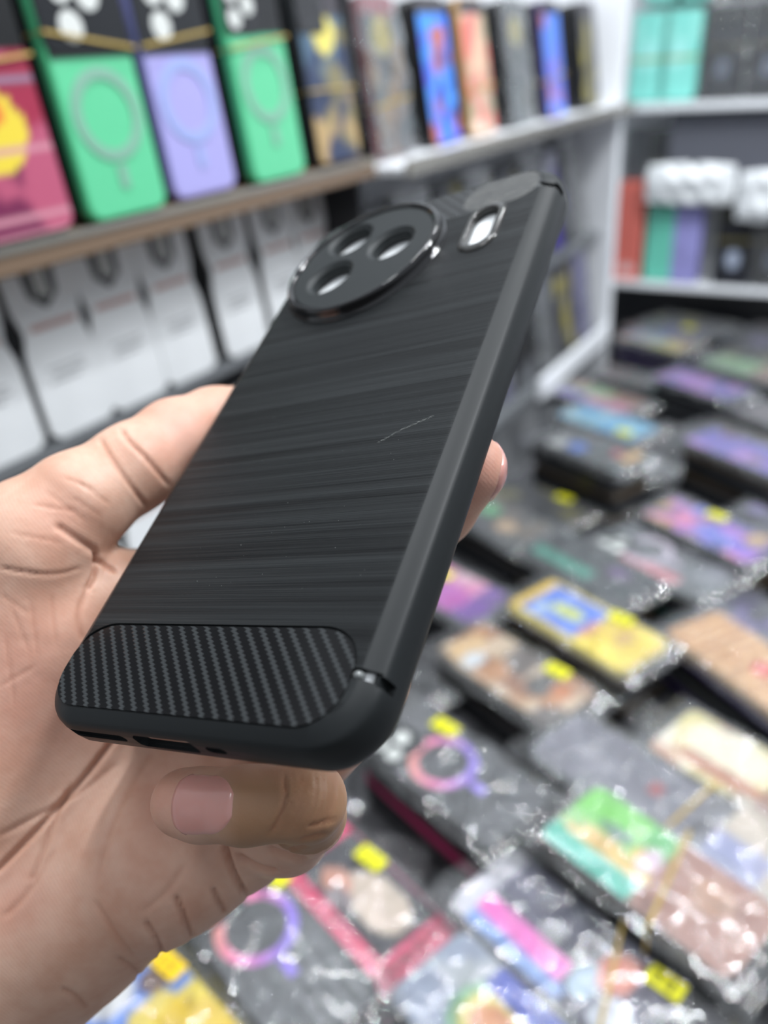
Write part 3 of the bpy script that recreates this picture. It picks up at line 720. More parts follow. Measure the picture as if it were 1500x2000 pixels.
def case_root(matn, mat4, name='phone_case'):
    o = bpy.data.objects.new(name, with_mat(ME_BODY, BODYM[matn])); C.objects.link(o); o.matrix_world = mat4; return o
def band_loop(mat4, w, h0, h1, y0, tilt, label, group, bw=0.0011):
    # a closed flat loop round a bundle, across its width
    rs = [(-w, h0), (w, h0), (w, h1), (-w, h1)]; v, f = [], []
    for k, (x, z) in enumerate(rs):
        for dx, dz, dy in ((0, 0, -bw), (0, 0, bw), (math.copysign(.0007, x), math.copysign(.0007, z - (h0 + h1) / 2), bw), (math.copysign(.0007, x), math.copysign(.0007, z - (h0 + h1) / 2), -bw)):
            v.append((x + dx, y0 + dy + tilt * x, z + dz))
    for k in range(4):
        a, b = k * 4, ((k + 1) % 4) * 4
        for j in range(4): f.append((a + j, a + (j + 1) % 4, b + (j + 1) % 4, b + j))
    o = mesh_obj('rubber_band', v, f, M_BAND, None, False); recalc(o); o.matrix_world = mat4; tag(o, label, 'rubber band', group); return o
PLACED = []; SPECS = []
ORD = ['second', 'third', 'fourth', 'fifth', 'sixth', 'seventh', 'eighth', 'ninth']
def stack(c, d, n, top, label, art=None, layers=('smoke', 'black', 'grey'), **kw):
    zt = TAB + n * 0.0112; p = at_z(*c, zt); q = at_z(*d, zt)
    SPECS.append([p[0], p[1], math.atan2(q[1] - p[1], q[0] - p[0]) + math.pi / 2, n, top, label, art, layers, kw])
def build_stack(c, d, n, top, label, art=None, layers=('smoke', 'black', 'grey'), name='phone_case', band=None, where=None, bagseed=0, **kw):
    """n bagged cases lying on the counter; c, d = two points on the top case's long axis (centre, towards its lower end)."""
    zt = TAB + n * 0.0112
    p = at_z(*c, zt) if where is None else np.array([where[0], where[1], zt]); 
    if where is None:
        q = at_z(*d, zt); ang = math.atan2(q[1] - p[1], q[0] - p[0]) + math.pi / 2
    else: ang = where[2]
    PLACED.append((p[0], p[1], ang, label)); rs = random.Random(hash(label) % 1000 if False else int(abs(p[0] * 9973 + p[1] * 7919)))
    for k in range(n):
        last = k == n - 1; j = 0 if last else 1
        m4 = Matrix.Translation((p[0] + j * rs.uniform(-.003, .003), p[1] + j * rs.uniform(-.003, .003), TAB + k * 0.0112 + 0.0003)) @ Matrix.Rotation(ang + j * rs.uniform(-.04, .04), 4, 'Z')
        o = case_root(top if last else layers[k % len(layers)], m4)
        if last: tag(o, label, 'phone case', 'top cases of the counter stacks'); dress(o, art=art, bag=bagseed, **kw)
        else: tag(o, ORD[n - 2 - k] + ' phone case down, under the ' + SHORT(label), 'phone case', 'buried: ' + SHORT(label))
    if band is not None:
        m4 = Matrix.Translation((p[0], p[1], TAB)) @ Matrix.Rotation(ang, 4, 'Z')
        band_loop(m4, W2 + 0.0045, 0.0002, n * 0.0112 + 0.0040, band[0], band[1], 'tan rubber band round the stack under the ' + SHORT(label), 'bands on counter stacks')
def SHORT(l): return ' '.join(l.split()[:8])
GY = [(95, 97, 100), (60, 62, 66), (130, 132, 136), (38, 40, 44)]
a1 = art_mesh([(88, 89, 92), (70, 72, 76), (105, 106, 110)], 1, [('r', -1, -1 + i * .12, 1, -.98 + i * .12, (60, 61, 64)) for i in range(9)], 12)
stack((885, 1502), (975, 1568), 6, 'smoke', 'smoky clear phone case with pink-to-lilac magnet ring, right of the little finger', a1, ('black', 'smoke', 'magenta', 'smoke'), ring=M_IRID, sticker=(.027, .034), bagseed=0)
a2 = art_mesh([(90, 92, 95), (75, 77, 80), (110, 112, 116)], 2, [('r', -.8 + i * .3, -1, -.74 + i * .3, -.1, (140, 142, 146)) for i in range(6)], 12)
stack((540, 1826), (635, 1925), 6, 'smoke', 'grey striped phone case with pastel magnet ring, below the edge of the palm', a2, ('black', 'smoke'), ring=M_IRID, ringpos=.014, sticker=(.030, .038), bagseed=1)
a3 = art_mesh([(120, 100, 100), (60, 50, 60), (205, 190, 180)], 3, [('r', -1, -1, 1, 1, (245, 60, 125)), ('r', -.55, -.75, 1, .62, (52, 48, 58)), ('e', .25, -.25, .55, .42, (215, 200, 185)), ('e', -.1, .2, .3, .2, (215, 160, 140)), ('e', -.3, .05, .25, .16, (150, 140, 145))], 12)
stack((725, 1722), (797, 1794), 4, 'pink', 'hot pink bordered phone case with a cream picture, under the bent little finger', a3, ('black', 'pink', 'smoke'), cut=False, sticker=(.026, .012), bagseed=2)
a4 = art_mesh([(245, 225, 90), (235, 205, 60), (250, 235, 130)], 4, [('r', -1, .05, 1, .9, (110, 150, 225)), ('e', -.3, .45, .5, .18, (235, 235, 235)), ('e', .5, .3, .3, .12, (120, 90, 80)), ('e', .1, .1, .5, .1, (240, 220, 110)), ('e', .2, -.5, .3, .15, (150, 150, 160)), ('r', -1, .9, 1, 1, (235, 200, 90))], 20)
stack((300, 1990), (392, 2088), 6, 'yellow', 'yellow and blue patterned phone case at the lower left, beside the wrist', a4, ('black', 'yellow', 'smoke'), cut=False, sticker=(.026, .022, 1), bagseed=3)
a5 = art_mesh([(245, 225, 80), (235, 215, 90), (225, 200, 60)], 5, [('r', -.85, -.12, .9, .86, (100, 140, 230)), ('e', 0, .3, .3, .28, (205, 215, 120)), ('e', -.35, .6, .3, .12, (190, 210, 220)), ('e', -.2, -.15, .5, .08, (215, 150, 120)), ('e', .2, -.6, .4, .12, (205, 170, 100)), ('r', -1, .86, 1, 1, (240, 205, 60))], 20)
stack((1142, 1212), (1230, 1262), 6, 'yellow', 'yellow phone case with a blue upper half, in the middle of the counter', a5, ('black', 'brown', 'smoke'), cut=False, sticker=(.026, -.022), bagseed=4)
a6 = art_mesh([(130, 195, 110), (100, 195, 180), (225, 190, 110), (110, 190, 120)], 6, [('r', -1, -1, 1, .02, (165, 120, 105)), ('r', -1, .02, -.45, 1, (95, 195, 175)), ('e', -.35, .45, .14, .5, (230, 195, 120)), ('r', 0, .3, 1, 1, (125, 205, 95)), ('e', .2, .5, .16, .2, (110, 140, 130)), ('e', .3, -.5, .4, .2, (185, 145, 120)), ('e', .1, .1, .35, .1, (220, 200, 215))], 30)
stack((1245, 1735), (1340, 1812), 7, 'brown', 'green and teal map-like phone case with brown lower half, at the lower right', a6, ('black', 'smoke', 'brown'), cut=False, band=(-.01, .3), bagseed=5)
a7 = art_mesh([(75, 72, 92), (90, 88, 110), (60, 58, 75)], 7, [('r', -1, .8, 1, 1, (215, 215, 222)), ('r', -.62, -.2, -.2, .8, (230, 110, 195)), ('r', -1, -.3, -.62, .8, (125, 160, 215)), ('e', -.3, -.35, .4, .12, (190, 210, 225)), ('e', .3, -.5, .5, .16, (215, 140, 120)), ('e', -.5, -.7, .4, .2, (200, 205, 215))], 14)
stack((1108, 1838), (1208, 1922), 5, 'clear', 'dark violet phone case with a pink stripe and a pale blue stripe', a7, ('black', 'clear', 'smoke'), cut=False, band=(-.036, .5), sticker=(.024, -.058), bagseed=0)
a8 = art_mesh([(225, 215, 195), (190, 150, 125), (215, 205, 150), (235, 230, 215)], 8, [('e', .25, .35, .7, .5, (228, 222, 200)), ('e', -.5, .2, .25, .6, (180, 125, 95)), ('r', -1, -1, 1, -.25, (150, 105, 80))], 22)
stack((1440, 1535), (1530, 1600), 5, 'brown', 'cream and brown picture phone case at the right edge, below the woven one', a8, ('black', 'smoke', 'grey'), cut=False, bagseed=1)
a9 = art_mesh([(215, 175, 125), (205, 160, 110), (225, 190, 145)], 9, [('r', -1, -1 + i * .16, 1, -.95 + i * .16, (180, 130, 85)) for i in range(13)] + [('e', .05, -.2, .3, .14, (195, 60, 55))], 40)
stack((1465, 1290), (1560, 1358), 6, 'tan', 'tan woven-pattern phone case with a red spot, cut by the right edge', a9, ('black', 'purple', 'smoke'), cut=False, bagseed=2)
a10 = art_mesh([(110, 112, 118), (90, 92, 96), (130, 132, 140)], 10, [('r', -1, -.6, -.6, .8, (215, 140, 150))], 12)
stack((1288, 1088), (1372, 1132), 5, 'clear', 'clear grey phone case with silver magnet ring and a pink side strip', a10, ('black', 'green', 'smoke'), ring=M_RINGP, ringpos=.018, bagseed=3)
a11 = art_mesh([(120, 95, 205), (175, 110, 205), (110, 130, 215), (195, 160, 90), (220, 130, 170), (90, 70, 160)], 11, (), 34)
stack((1385, 1030), (1470, 1072), 6, 'black', 'violet and blue painted phone case behind the silver-ringed one', a11, ('black', 'smoke', 'brown'), cut=False, sticker=(.024, .01), bagseed=4)
a12 = art_mesh([(50, 52, 56), (38, 40, 44)], 12, [('r', -.7, -.3, -.1, .9, (60, 150, 130)), ('e', .4, -.5, .3, .2, (110, 80, 130))], 10)
stack((1120, 1085), (1200, 1124), 5, 'black', 'black phone case with a teal stripe, behind the yellow and blue one', a12, ('black', 'brown', 'smoke'), cut=False, bagseed=5)
a13 = art_mesh([(190, 140, 95), (150, 105, 75), (110, 100, 95), (215, 195, 170)], 13, [('e', -.2, .75, .7, .18, (225, 195, 150)), ('e', -.45, .5, .4, .14, (215, 220, 225)), ('e', .1, -.45, .5, .2, (95, 92, 90)), ('e', .3, -.7, .3, .15, (200, 130, 80))], 26)
stack((1050, 1338), (1140, 1388), 5, 'brown', 'brown and orange picture phone case left of the woven one', a13, ('black', 'smoke', 'brown'), cut=False, sticker=(.026, -.03), bagseed=0)
a14 = art_mesh([(235, 205, 215), (225, 150, 190), (240, 225, 225), (200, 130, 200)], 14, [('r', -1, -1, 1, -.55, (130, 90, 170)), ('e', -.4, -.4, .5, .2, (200, 110, 190))], 16)
stack((868, 1142), (952, 1186), 5, 'clear', 'pale pink phone case fading to purple, right of the held case', a14, ('black', 'smoke'), cut=False, sticker=(.012, .012), bagseed=1)
a15 = art_mesh([(70, 72, 76), (85, 88, 92), (60, 62, 66)], 15, [('e', -.3, .15, .4, .2, (70, 120, 215)), ('e', -.4, .55, .5, .2, (190, 192, 192)), ('e', .35, -.55, .25, .13, (195, 70, 95)), ('r', -.1, -.95, 1, -.72, (225, 180, 105))], 14)
stack((1150, 872), (1230, 902), 8, 'black', 'grey phone case with blue blotch and orange bar, on a tall stack', a15, ('black', 'brown', 'smoke'), cut=False, bagseed=2)
a16 = art_mesh([(150, 205, 225), (90, 180, 225), (185, 220, 230), (110, 190, 230)], 16, [('e', .5, -.6, .3, .15, (100, 190, 230))], 16)
stack((1215, 808), (1292, 836), 5, 'clear', 'sky blue phone case behind the tall stack', a16, ('black', 'clear', 'smoke'), cut=False, sticker=(-.02, -.05), bagseed=3)
a17 = art_mesh([(140, 190, 140), (165, 195, 140), (190, 130, 95)], 17, [('r', -1, -1, -.2, 1, (215, 150, 190)), ('r', -1, .2, -.2, 1, (130, 110, 205)), ('r', -.2, -1, 1, -.2, (150, 95, 70))], 14)
stack((1050, 772), (1122, 794), 5, 'clear', 'phone case with green corner and violet-pink side, near the far wall', a17, ('black', 'smoke'), cut=False, bagseed=4)
a18 = art_mesh([(115, 100, 190), (165, 110, 200), (90, 80, 170), (185, 130, 205)], 18, (), 16)
stack((1372, 748), (1448, 772), 6, 'black', 'violet phone case at the far right of the counter', a18, ('black', 'grey', 'smoke'), cut=False, bagseed=5)
a19 = art_mesh([(140, 185, 140), (160, 190, 150)], 19, [('r', -1, -1, 1, -.3, (165, 130, 110))], 10)
stack((1460, 716), (1530, 734), 5, 'clear', 'soft green phone case behind the far violet one', a19, ('black', 'smoke'), cut=False, bagseed=0)
a20 = art_mesh([(175, 180, 195), (130, 150, 200), (200, 195, 175)], 20, [('r', -1, -1, 1, -.15, (215, 195, 80)), ('e', .3, -.9, .5, .2, (190, 160, 120))], 14)
stack((1285, 664), (1360, 684), 5, 'black', 'blue-grey and yellow phone case closest to the far corner', a20, ('purple', 'smoke'), cut=False, bagseed=1)
a21 = art_mesh([(130, 110, 200), (180, 130, 205), (110, 100, 190), (120, 50, 70)], 21, (), 18)
stack((1452, 878), (1530, 908), 7, 'black', 'violet and pink phone case with dark red corner at the right edge', a21, ('black', 'smoke', 'brown'), cut=False, bagseed=2)
a22 = art_mesh([(120, 118, 132), (132, 130, 142), (110, 108, 120)], 22, [('e', .2, -.3, .2, .08, (160, 60, 60))], 8)
stack((1255, 1505), (1345, 1568), 5, 'clear', 'plain lavender-grey phone case above the green and teal one', a22, ('black', 'smoke'), cut=False, band=(-.05, 0), bagseed=3)
a23 = art_mesh([(195, 185, 170), (180, 172, 160), (205, 198, 185)], 23, [('r', -1, .4, 0, 1, (150, 155, 190)), ('e', -.3, -.3, .7, .18, (225, 170, 70))], 14)
stack((1455, 1720), (1550, 1795), 6, 'clear', 'beige phone case with orange splash at the right edge', a23, ('black', 'clear', 'smoke'), cut=False, sticker=(-.03, -.002), bagseed=4)
a26 = art_mesh([(150, 160, 180), (110, 130, 190), (180, 185, 190)], 26, [('e', 0, .2, .75, .42, (140, 190, 150)), ('e', 0, .2, .6, .33, (215, 205, 110)), ('e', 0, .2, .4, .22, (215, 150, 100)), ('r', .5, -.6, 1, .5, (75, 90, 185)), ('r', -.8, -1, .9, -.5, (50, 52, 56))], 14)
stack((880, 1990), (968, 2075), 5, 'clear', 'pale phone case with a rainbow oval at the bottom edge', a26, ('black', 'clear', 'smoke'), cut=False, bagseed=5)
a28 = art_mesh([(70, 70, 78), (90, 90, 100), (55, 55, 62)], 28, [('e', -.3, .3, .3, .12, (190, 60, 70))], 10)
stack((1420, 2070), (1515, 2150), 5, 'smoke', 'dark grey phone case with a red mark at the bottom right edge', a28, ('black', 'clear', 'smoke'), cut=False, bagseed=0)
a30 = art_mesh([(100, 100, 98), (120, 110, 100), (85, 85, 88)], 30, [('e', .3, .2, .4, .2, (120, 190, 140)), ('e', -.2, -.4, .4, .2, (205, 180, 150))], 14)
stack((985, 1018), (1062, 1054), 5, 'clear', 'grey phone case with a mint patch, right of the fingertip', a30, ('black', 'smoke', 'brown'), cut=False, bagseed=1, sticker=(.01, .06))
# anything else on the counter: mixed dark stacks filling the free places
FILL = [[(60, 62, 66), (95, 97, 100), (40, 42, 46)], [(80, 75, 70), (120, 105, 85), (50, 50, 52)], [(70, 68, 90), (110, 95, 150), (45, 44, 55)], [(50, 55, 60), (85, 110, 120), (130, 130, 130)], [(110, 105, 60), (60, 60, 62), (40, 40, 44)], [(90, 60, 70), (60, 58, 62), (120, 115, 120)]]
FLAB = ['mottled grey', 'brown-grey', 'dull violet', 'smoky blue', 'olive and grey', 'rose-grey']
def obb_hit(a, b, hx=W2 + .0012, hy=L2 + .0012):
    d = np.array([b[0] - a[0], b[1] - a[1]])
    for ang in (a[2], b[2]):
        for ax_ in (np.array([math.cos(ang), math.sin(ang)]), np.array([-math.sin(ang), math.cos(ang)])):
            ra = sum(abs(ax_ @ v_) for v_ in (np.array([math.cos(a[2]), math.sin(a[2])]) * hx, np.array([-math.sin(a[2]), math.cos(a[2])]) * hy))
            rb = sum(abs(ax_ @ v_) for v_ in (np.array([math.cos(b[2]), math.sin(b[2])]) * hx, np.array([-math.sin(b[2]), math.cos(b[2])]) * hy))
            if abs(d @ ax_) > ra + rb: return False
    return True
# neighbours that would run into each other are nudged apart; the nearest ones hold their place best
TG0 = [(a[0], a[1]) for a in SPECS]; WT = [0.08 if k < 7 else 0.4 if k in (7, 8) else 1.0 for k in range(len(SPECS))]
for it in range(1800):
    any_ = False
    if it == 1400: WT = [max(w_, .3) for w_ in WT]
    if it < 1000:
        for a, g in zip(SPECS, TG0): a[0] += (g[0] - a[0]) * .02; a[1] += (g[1] - a[1]) * .02
    for i in range(len(SPECS)):
        for j in range(i):
            a, b = SPECS[i], SPECS[j]
            if obb_hit(a, b, W2 + .0006, L2 + .0006):
                any_ = True; d = np.array([b[0] - a[0], b[1] - a[1]]); u_ = np.array([math.cos(a[2]), math.sin(a[2])]); u_ = u_ * (1 if u_ @ d > 0 else -1)
                w_ = np.array([-u_[1], u_[0]]); w_ = w_ * (1 if w_ @ d > 0 else -1)
                px_, py_ = 2 * W2 - abs(d @ u_), 2 * L2 - abs(d @ w_)
                d = (u_ if px_ < py_ else w_) * 0.0012; fa, fb = WT[i] / (WT[i] + WT[j]), WT[j] / (WT[i] + WT[j])
                a[0] -= d[0] * fa; a[1] -= d[1] * fa; b[0] += d[0] * fb; b[1] += d[1] * fb
                m_ = (a[2] + b[2]) / 2; a[2] += (m_ - a[2]) * .02; b[2] += (m_ - b[2]) * .02
    for a in SPECS: a[0] = max(a[0], -0.385); a[1] = min(a[1], 1.70)
    if not any_: break
for a, g in zip(SPECS, TG0):
    if math.hypot(a[0] - g[0], a[1] - g[1]) > .03: print('moved', a[5][:50], round(a[0] - g[0], 3), round(a[1] - g[1], 3))
for i in range(len(SPECS)):
    for j in range(i):
        if obb_hit(SPECS[i], SPECS[j], W2 - .001, L2 - .001): print('HIT', SPECS[i][5][:40], '|', SPECS[j][5][:40])
print('relaxed', it)
for a in SPECS: build_stack(None, None, *a[3:8], where=(a[0], a[1], a[2]), **a[8])
rs_ = random.Random(5); nf = 0; FROWS = {}
def seen(x, y, z=0.8, m=60):
    q = (np.array([x, y, z]) - CAM) @ M; 
    return q[2] > 0 and -m < q[0] / q[2] * F + 750 < 1500 + m and -m < q[1] / q[2] * F + 1000 < 2000 + m
for k in range(26000):
    x, y = rs_.uniform(-.40, 0.35), rs_.uniform(.08, 1.78); a = math.radians(rs_.choice([62, 68, 72, 58])) + rs_.uniform(-.05, .05)
    if k > 14000: a = rs_.uniform(0, math.pi)
    if not seen(x, y) or x < -0.43 + L2 * .6: continue
    if y > 1.76 - (0.03 if k < 100 else 0): continue
    q = (x, y, a)
    if any(obb_hit(q, p) for p in PLACED): continue
    s_ = rs_.randrange(6); nf += 1
    pp = (np.array([x, y, .8]) - CAM) @ M; FX, FYp = int(pp[0] / pp[2] * F + 750), int(pp[1] / pp[2] * F + 1000)
    near = min(PLACED[:27], key=lambda r: (r[0] - x) ** 2 + (r[1] - y) ** 2)
    qn = (np.array([near[0], near[1], .8]) - CAM) @ M
    side = ('left of' if pp[0] / pp[2] < qn[0] / qn[2] else 'right of') if abs(pp[0] / pp[2] - qn[0] / qn[2]) > abs(pp[1] / pp[2] - qn[1] / qn[2]) else ('behind' if pp[1] / pp[2] < qn[1] / qn[2] else 'before')
    lab_ = '%s case %s %s' % (FLAB[s_], side, ' '.join(near[3].split()[:7]).rstrip(','))
    if lab_ in FROWS:
        s_ = (s_ + 1) % 6; lab_ = '%s case %s %s' % (FLAB[s_], side, ' '.join(near[3].split()[:7]).rstrip(','))
    FROWS[lab_] = 1
    nn = rs_.choice([3, 4, 4, 5])
    build_stack(None, None, nn, rs_.choice(['black', 'smoke', 'grey', 'clear']), lab_,
          art_mesh(FILL[s_], 100 + k, (), 16), ('black', 'smoke', 'grey', 'brown'), cut=rs_.choice([False, True]), lensw=False, where=q, bagseed=k,
          sticker=(.026, -.03) if rs_.random() < .18 else None)
# crumpled empty bags stuffed in the gaps between stacks
nb = 0; BAGPOS = []
for k in range(9000):
    x, y = rs_.uniform(-.40, 0.30), rs_.uniform(.10, 1.70)
    if not seen(x, y, .77, 20) or any(math.hypot(x - p[0], y - p[1]) < .055 for p in BAGPOS): continue
    q = (x, y, rs_.uniform(0, 3.1))
    if any(obb_hit((x, y, p[2]), p, .004 + W2 * .56, .004 + L2 * .53) for p in PLACED) and any(abs((x - p[0]) * math.cos(p[2]) + (y - p[1]) * math.sin(p[2])) < W2 + .010 and abs(-(x - p[0]) * math.sin(p[2]) + (y - p[1]) * math.cos(p[2])) < L2 + .010 for p in PLACED): continue
    near = min(PLACED, key=lambda r: (r[0] - x) ** 2 + (r[1] - y) ** 2)
    lab_ = 'crumpled clear bag in the gap beside the ' + ' '.join(near[3].split()[:7]).rstrip(',')
    if lab_ in FROWS: continue
    FROWS[lab_] = 1; BAGPOS.append(q); nb += 1
    o = bpy.data.objects.new('plastic_bag', BAGS[nb % 6]); C.objects.link(o); o.location = (x, y, TAB + .012); o.rotation_euler = (rs_.uniform(-.25, .25), rs_.uniform(-.25, .25), q[2]); o.scale = (.42, .30, 1.4)
    tag(o, lab_, 'plastic bag', 'loose clear bags between the stacks')
print('bags', nb)
print('fill stacks', nf, 'objects', len(bpy.data.objects))

# ---------------------------------------------------------------- goods on the racks
def upright(p, yaw, lean, roll=0.0):
    # case frame -> world: width along the wall, length up, face outwards; yaw 0 faces +X, -90 faces the camera side (-Y)
    B_ = Matrix(((0, 0, 1, 0), (1, 0, 0, 0), (0, 1, 0, 0), (0, 0, 0, 1)))
    return Matrix.Translation(p) @ Matrix.Rotation(yaw, 4, 'Z') @ Matrix.Rotation(-lean, 4, 'Y') @ Matrix.Rotation(roll, 4, 'X') @ B_ @ Matrix.Translation((0, L2, 0))
def bundle(p, n, top, label, art=None, layers=('black',), yaw=0.0, lean=0.10, roll=0.0, band=None, cat='phone case', **kw):
    """n cases standing face out, one behind the other; p = bottom centre of the front one's back"""
    m0 = upright(p, yaw, lean, roll); s = kw.pop('scale', (1.07, 1.05))
    for k in range(n):
        m4 = m0 @ Matrix.Translation((0, 0, -k * 0.0118))
        if s: m4 = m4 @ Matrix.Translation((0, L2 * (s[1] - 1), 0)) @ Matrix.Diagonal((s[0], s[1], 1, 1))
        o = case_root(top if k == 0 else layers[k % len(layers)], m4)
        if k == 0: tag(o, label, cat, 'front cases on the wall racks'); dress(o, art=art, **kw)
        else: tag(o, ORD[k - 1] + ' phone case back, behind the ' + SHORT(label), cat, 'behind: ' + SHORT(label))
    if band is not None: band_loop(m0, W2 + .0015, -n * 0.0118 + .0015, TH + .0035, band[0], band[1], 'tan rubber band round the ' + SHORT(label), 'bands on rack bundles')
def yof(x, y, X_): return at_x(x, y, X_)[1]
# upper row, left rack
XF = -0.484
TB = [('r', -1, .26, 1, 1, (10, 11, 14))]
mint = art_mesh([(100, 208, 155)], 40, TB, 4); mint2 = art_mesh([(100, 208, 155)], 41, [('r', -1, .42, 1, 1, (12, 13, 18)), ('r', -1, .93, 1, 1, (105, 85, 165))], 4)
lav = art_mesh([(172, 168, 228)], 42, TB, 4); redn = art_mesh([(150, 30, 60), (165, 45, 75), (120, 40, 80), (190, 90, 120)], 43, [('r', -1, .38, 1, 1, (14, 15, 18)), ('e', -.2, -.2, .75, .32, (240, 215, 70)), ('e', -.1, -.05, .3, .12, (235, 130, 60)), ('r', -1, .12, 1, .2, (150, 135, 160))] + [('r', -1, -1 + i * .13, 1, -.985 + i * .13, (215, 150, 165)) for i in range(6)], 16)
bundle((XF, yof(40, 445, XF), ZL + .001), 4, 'black', 'dark red phone case with a yellow disc, at the far left of the upper ledge', redn, cut=True, lensw=False, bag=None, band=(.025, .1))
bundle((XF, yof(243, 425, XF), ZL + .001), 5, 'mint', 'mint green phone case with black top and grey ring, left of the lavender one', mint, ring=M_RINGG, ringpos=-.012, cut='wide', lensw=True, bag=None, band=(.035, -.15))
bundle((XF - .008, yof(392, 388, XF - .008), ZL + .001), 4, 'lavender', 'lavender phone case with black top between the two mint green ones', lav, ring=M_RINGL, ringpos=-.010, cut='wide', bag=None, band=(.035, .12))
bundle((XF, yof(540, 388, XF), ZL + .001), 5, 'mint', 'mint green phone case with purple-edged black top, right of the lavender one', mint2, ring=M_RINGG, ringpos=-.004, cut=True, bag=None, band=(.030, .1))
def nightart(seed, moon=True, cols=((75, 105, 130), (135, 125, 85), (40, 55, 90), (190, 160, 110))):
    return art_mesh(cols, seed, ([('e', 0.05, .42, .5, .22, (235, 220, 110))] if moon else []) + [('r', -1, .62, 1, 1, (60, 55, 62))], 40)
bundle((XF - .01, yof(655, 350, XF - .01), ZL + .001), 4, 'smoke', 'blue-brown painted phone case with a yellow moon, right end of the left ledge', nightart(50), cut=True, lensw=False, bag=None, band=(-.01, 0))
# upper row, white rack
XW = -0.508
for i, (x, lab, cols, moon, tp) in enumerate([
        (765, 'painted phone case with pink top and yellow moon, first on the white shelf', ((70, 95, 105), (150, 110, 75), (190, 150, 90), (60, 60, 70)), True, 'red'),
        (862, 'bright blue phone case with orange specks, second on the white shelf', ((45, 125, 245), (80, 90, 225), (60, 150, 250), (40, 60, 150), (190, 100, 80)), False, 'black'),
        (935, 'cream and rose picture phone case, right of the bright blue one', ((225, 190, 160), (225, 120, 110), (170, 160, 135), (235, 210, 190)), False, 'tan'),
        (1012, 'dark blue phone case with yellow moon, middle of the white shelf', ((50, 60, 85), (85, 80, 75), (40, 45, 60)), True, 'black'),
        (1078, 'blue-violet phone case, second from the right end of the white shelf', ((95, 140, 240), (130, 100, 215), (180, 115, 140), (85, 145, 250)), False, 'purple'),
        (1146, 'black phone case with yellow markings, right end of the white shelf', ((40, 40, 44), (150, 140, 60), (60, 60, 62), (30, 30, 34)), False, 'black')]):
    a = art_mesh(cols, 60 + i, ([('e', 0.0, .52, .55, .24, (232, 215, 100))] if moon else []) + ([('r', -1, .78, 1, 1, (190, 70, 90))] if i == 0 else [('r', -1, .8, 1, 1, (55, 52, 60))]), 34)
    bundle((XW, yof(x, 285 - (x - 765) * .16, XW), ZB + .001), 3, tp, lab, a, cut=False, bag=i if i % 3 == 0 else None, band=(-.02, .1) if i % 2 == 0 else None, lean=0.13)
# white-carded rugged cases, second and third rows
def wave_card(w, l):
    pts = []
    for i in range(25):
        s = -1 + 2 * i / 24; k = 1 - 0.16 * math.exp(-((s - .15) / .16) ** 2) ; pts.append((w * k * (1 - .25 * max(0, abs(s) - .93) / .07), s * l))
    return [(x, y) for x, y in pts] + [(-x, y) for x, y in reversed(pts)]
t = NT('white_card', Roughness=0.28); t.l(t.ramp(t.noise(t.coords('Object'), 14, 2), [(0.3, (0.66, 0.68, 0.69)), (0.7, (0.76, 0.78, 0.79))]), t.b.inputs['Base Color']); M_CARD = t.m
ME_CARD = raw('card_shape', *prism(wave_card(.0315, .071), 0, .0022)); ME_CARD.materials.append(M_CARD)
ME_SHIELD = raw('shield_shape', *prism([(-.0125, .018), (.0125, .018), (.015, .010), (.013, -.010), (0, -.020), (-.013, -.010), (-.015, .010)], 0, .0012)); ME_SHIELD.materials.append(plain('grey_shield_print', (0.05, 0.05, 0.052), 0.3))
def bars(rows, col, nm):
    v, f = [], []; rs = random.Random(3)
    for y, h_, x0, x1 in rows:
        x = x0
        while x < x1:
            w_ = rs.uniform(.0014, .0030); vv, ff = box(x, min(x + w_, x1), y, y + h_, 0, .0003); b = len(v); v += vv; f += [tuple(i + b for i in q) for q in ff]; x += w_ + .0007
    me = raw(nm, v, f); me.materials.append(col); return me
ME_TXT = bars([(0, .0045, -.020, .022)], plain('faded_red_print', (0.42, 0.20, 0.17), 0.5), 'red_print_shape')
ME_TXT2 = bars([(0, .0022, -.017, .016), (-.005, .0022, -.012, .018), (-.010, .0022, -.017, .010)], plain('grey_print', (0.32, 0.33, 0.34), 0.5), 'grey_print_shape')
ME_LIGHTBAR = raw('bar_shape', *prism(rrect(.0024, .010, .0015, 3), 0, .0006)); ME_LIGHTBAR.materials.append(M_LENSW)
def rugged(p, label, yaw=0.0, lean=.1, roll=0.0, shield=True, n=3):
    m0 = upright(p, yaw, lean, roll)
    for k in range(n):
        o = case_root('black', m0 @ Matrix.Translation((0, 0, -k * .0125)))
        if k: tag(o, ORD[k - 1] + ' black rugged case behind the ' + SHORT(label), 'phone case', 'behind: ' + SHORT(label)); continue
        tag(o, label, 'phone case', 'white-carded rugged cases')
        c_ = link('white_card', ME_CARD, o, (0, -.004, TH)); s_ = link('printed_shield', ME_SHIELD, c_, (0, .044, .0018))
        link('pale_bar', ME_LIGHTBAR, s_, (-.003, 0, .001)); link('pale_bar', ME_LIGHTBAR, s_, (.0035, -.002, .001))
        link('red_lettering', ME_TXT, c_, (0, .010, .0022)); link('small_lettering', ME_TXT2, c_, (0, -.020, .0022))
XR = -0.545
for i, (x, y) in enumerate([(30, 850), (155, 812), (238, 742), (345, 712), (478, 655), (590, 600), (690, 560)]):
    lab = ['left-edge white-carded black case of the second row', 'white-carded black case with a big dark shield, second row, left', 'white-carded black case squeezed beside the big shield one', 'broad white-carded black case in the middle of the second row', 'white-carded black case with a tan band mark, left of the held case', 'white-carded black case half hidden by the camera guard', 'grey-looking carded case farthest along the second row'][i]
    yy = [.335, .405, .468, .532, .612, .685, .745][i]
    rugged((XR, yy, Z2 + .001), lab, roll=0.0, lean=.12)
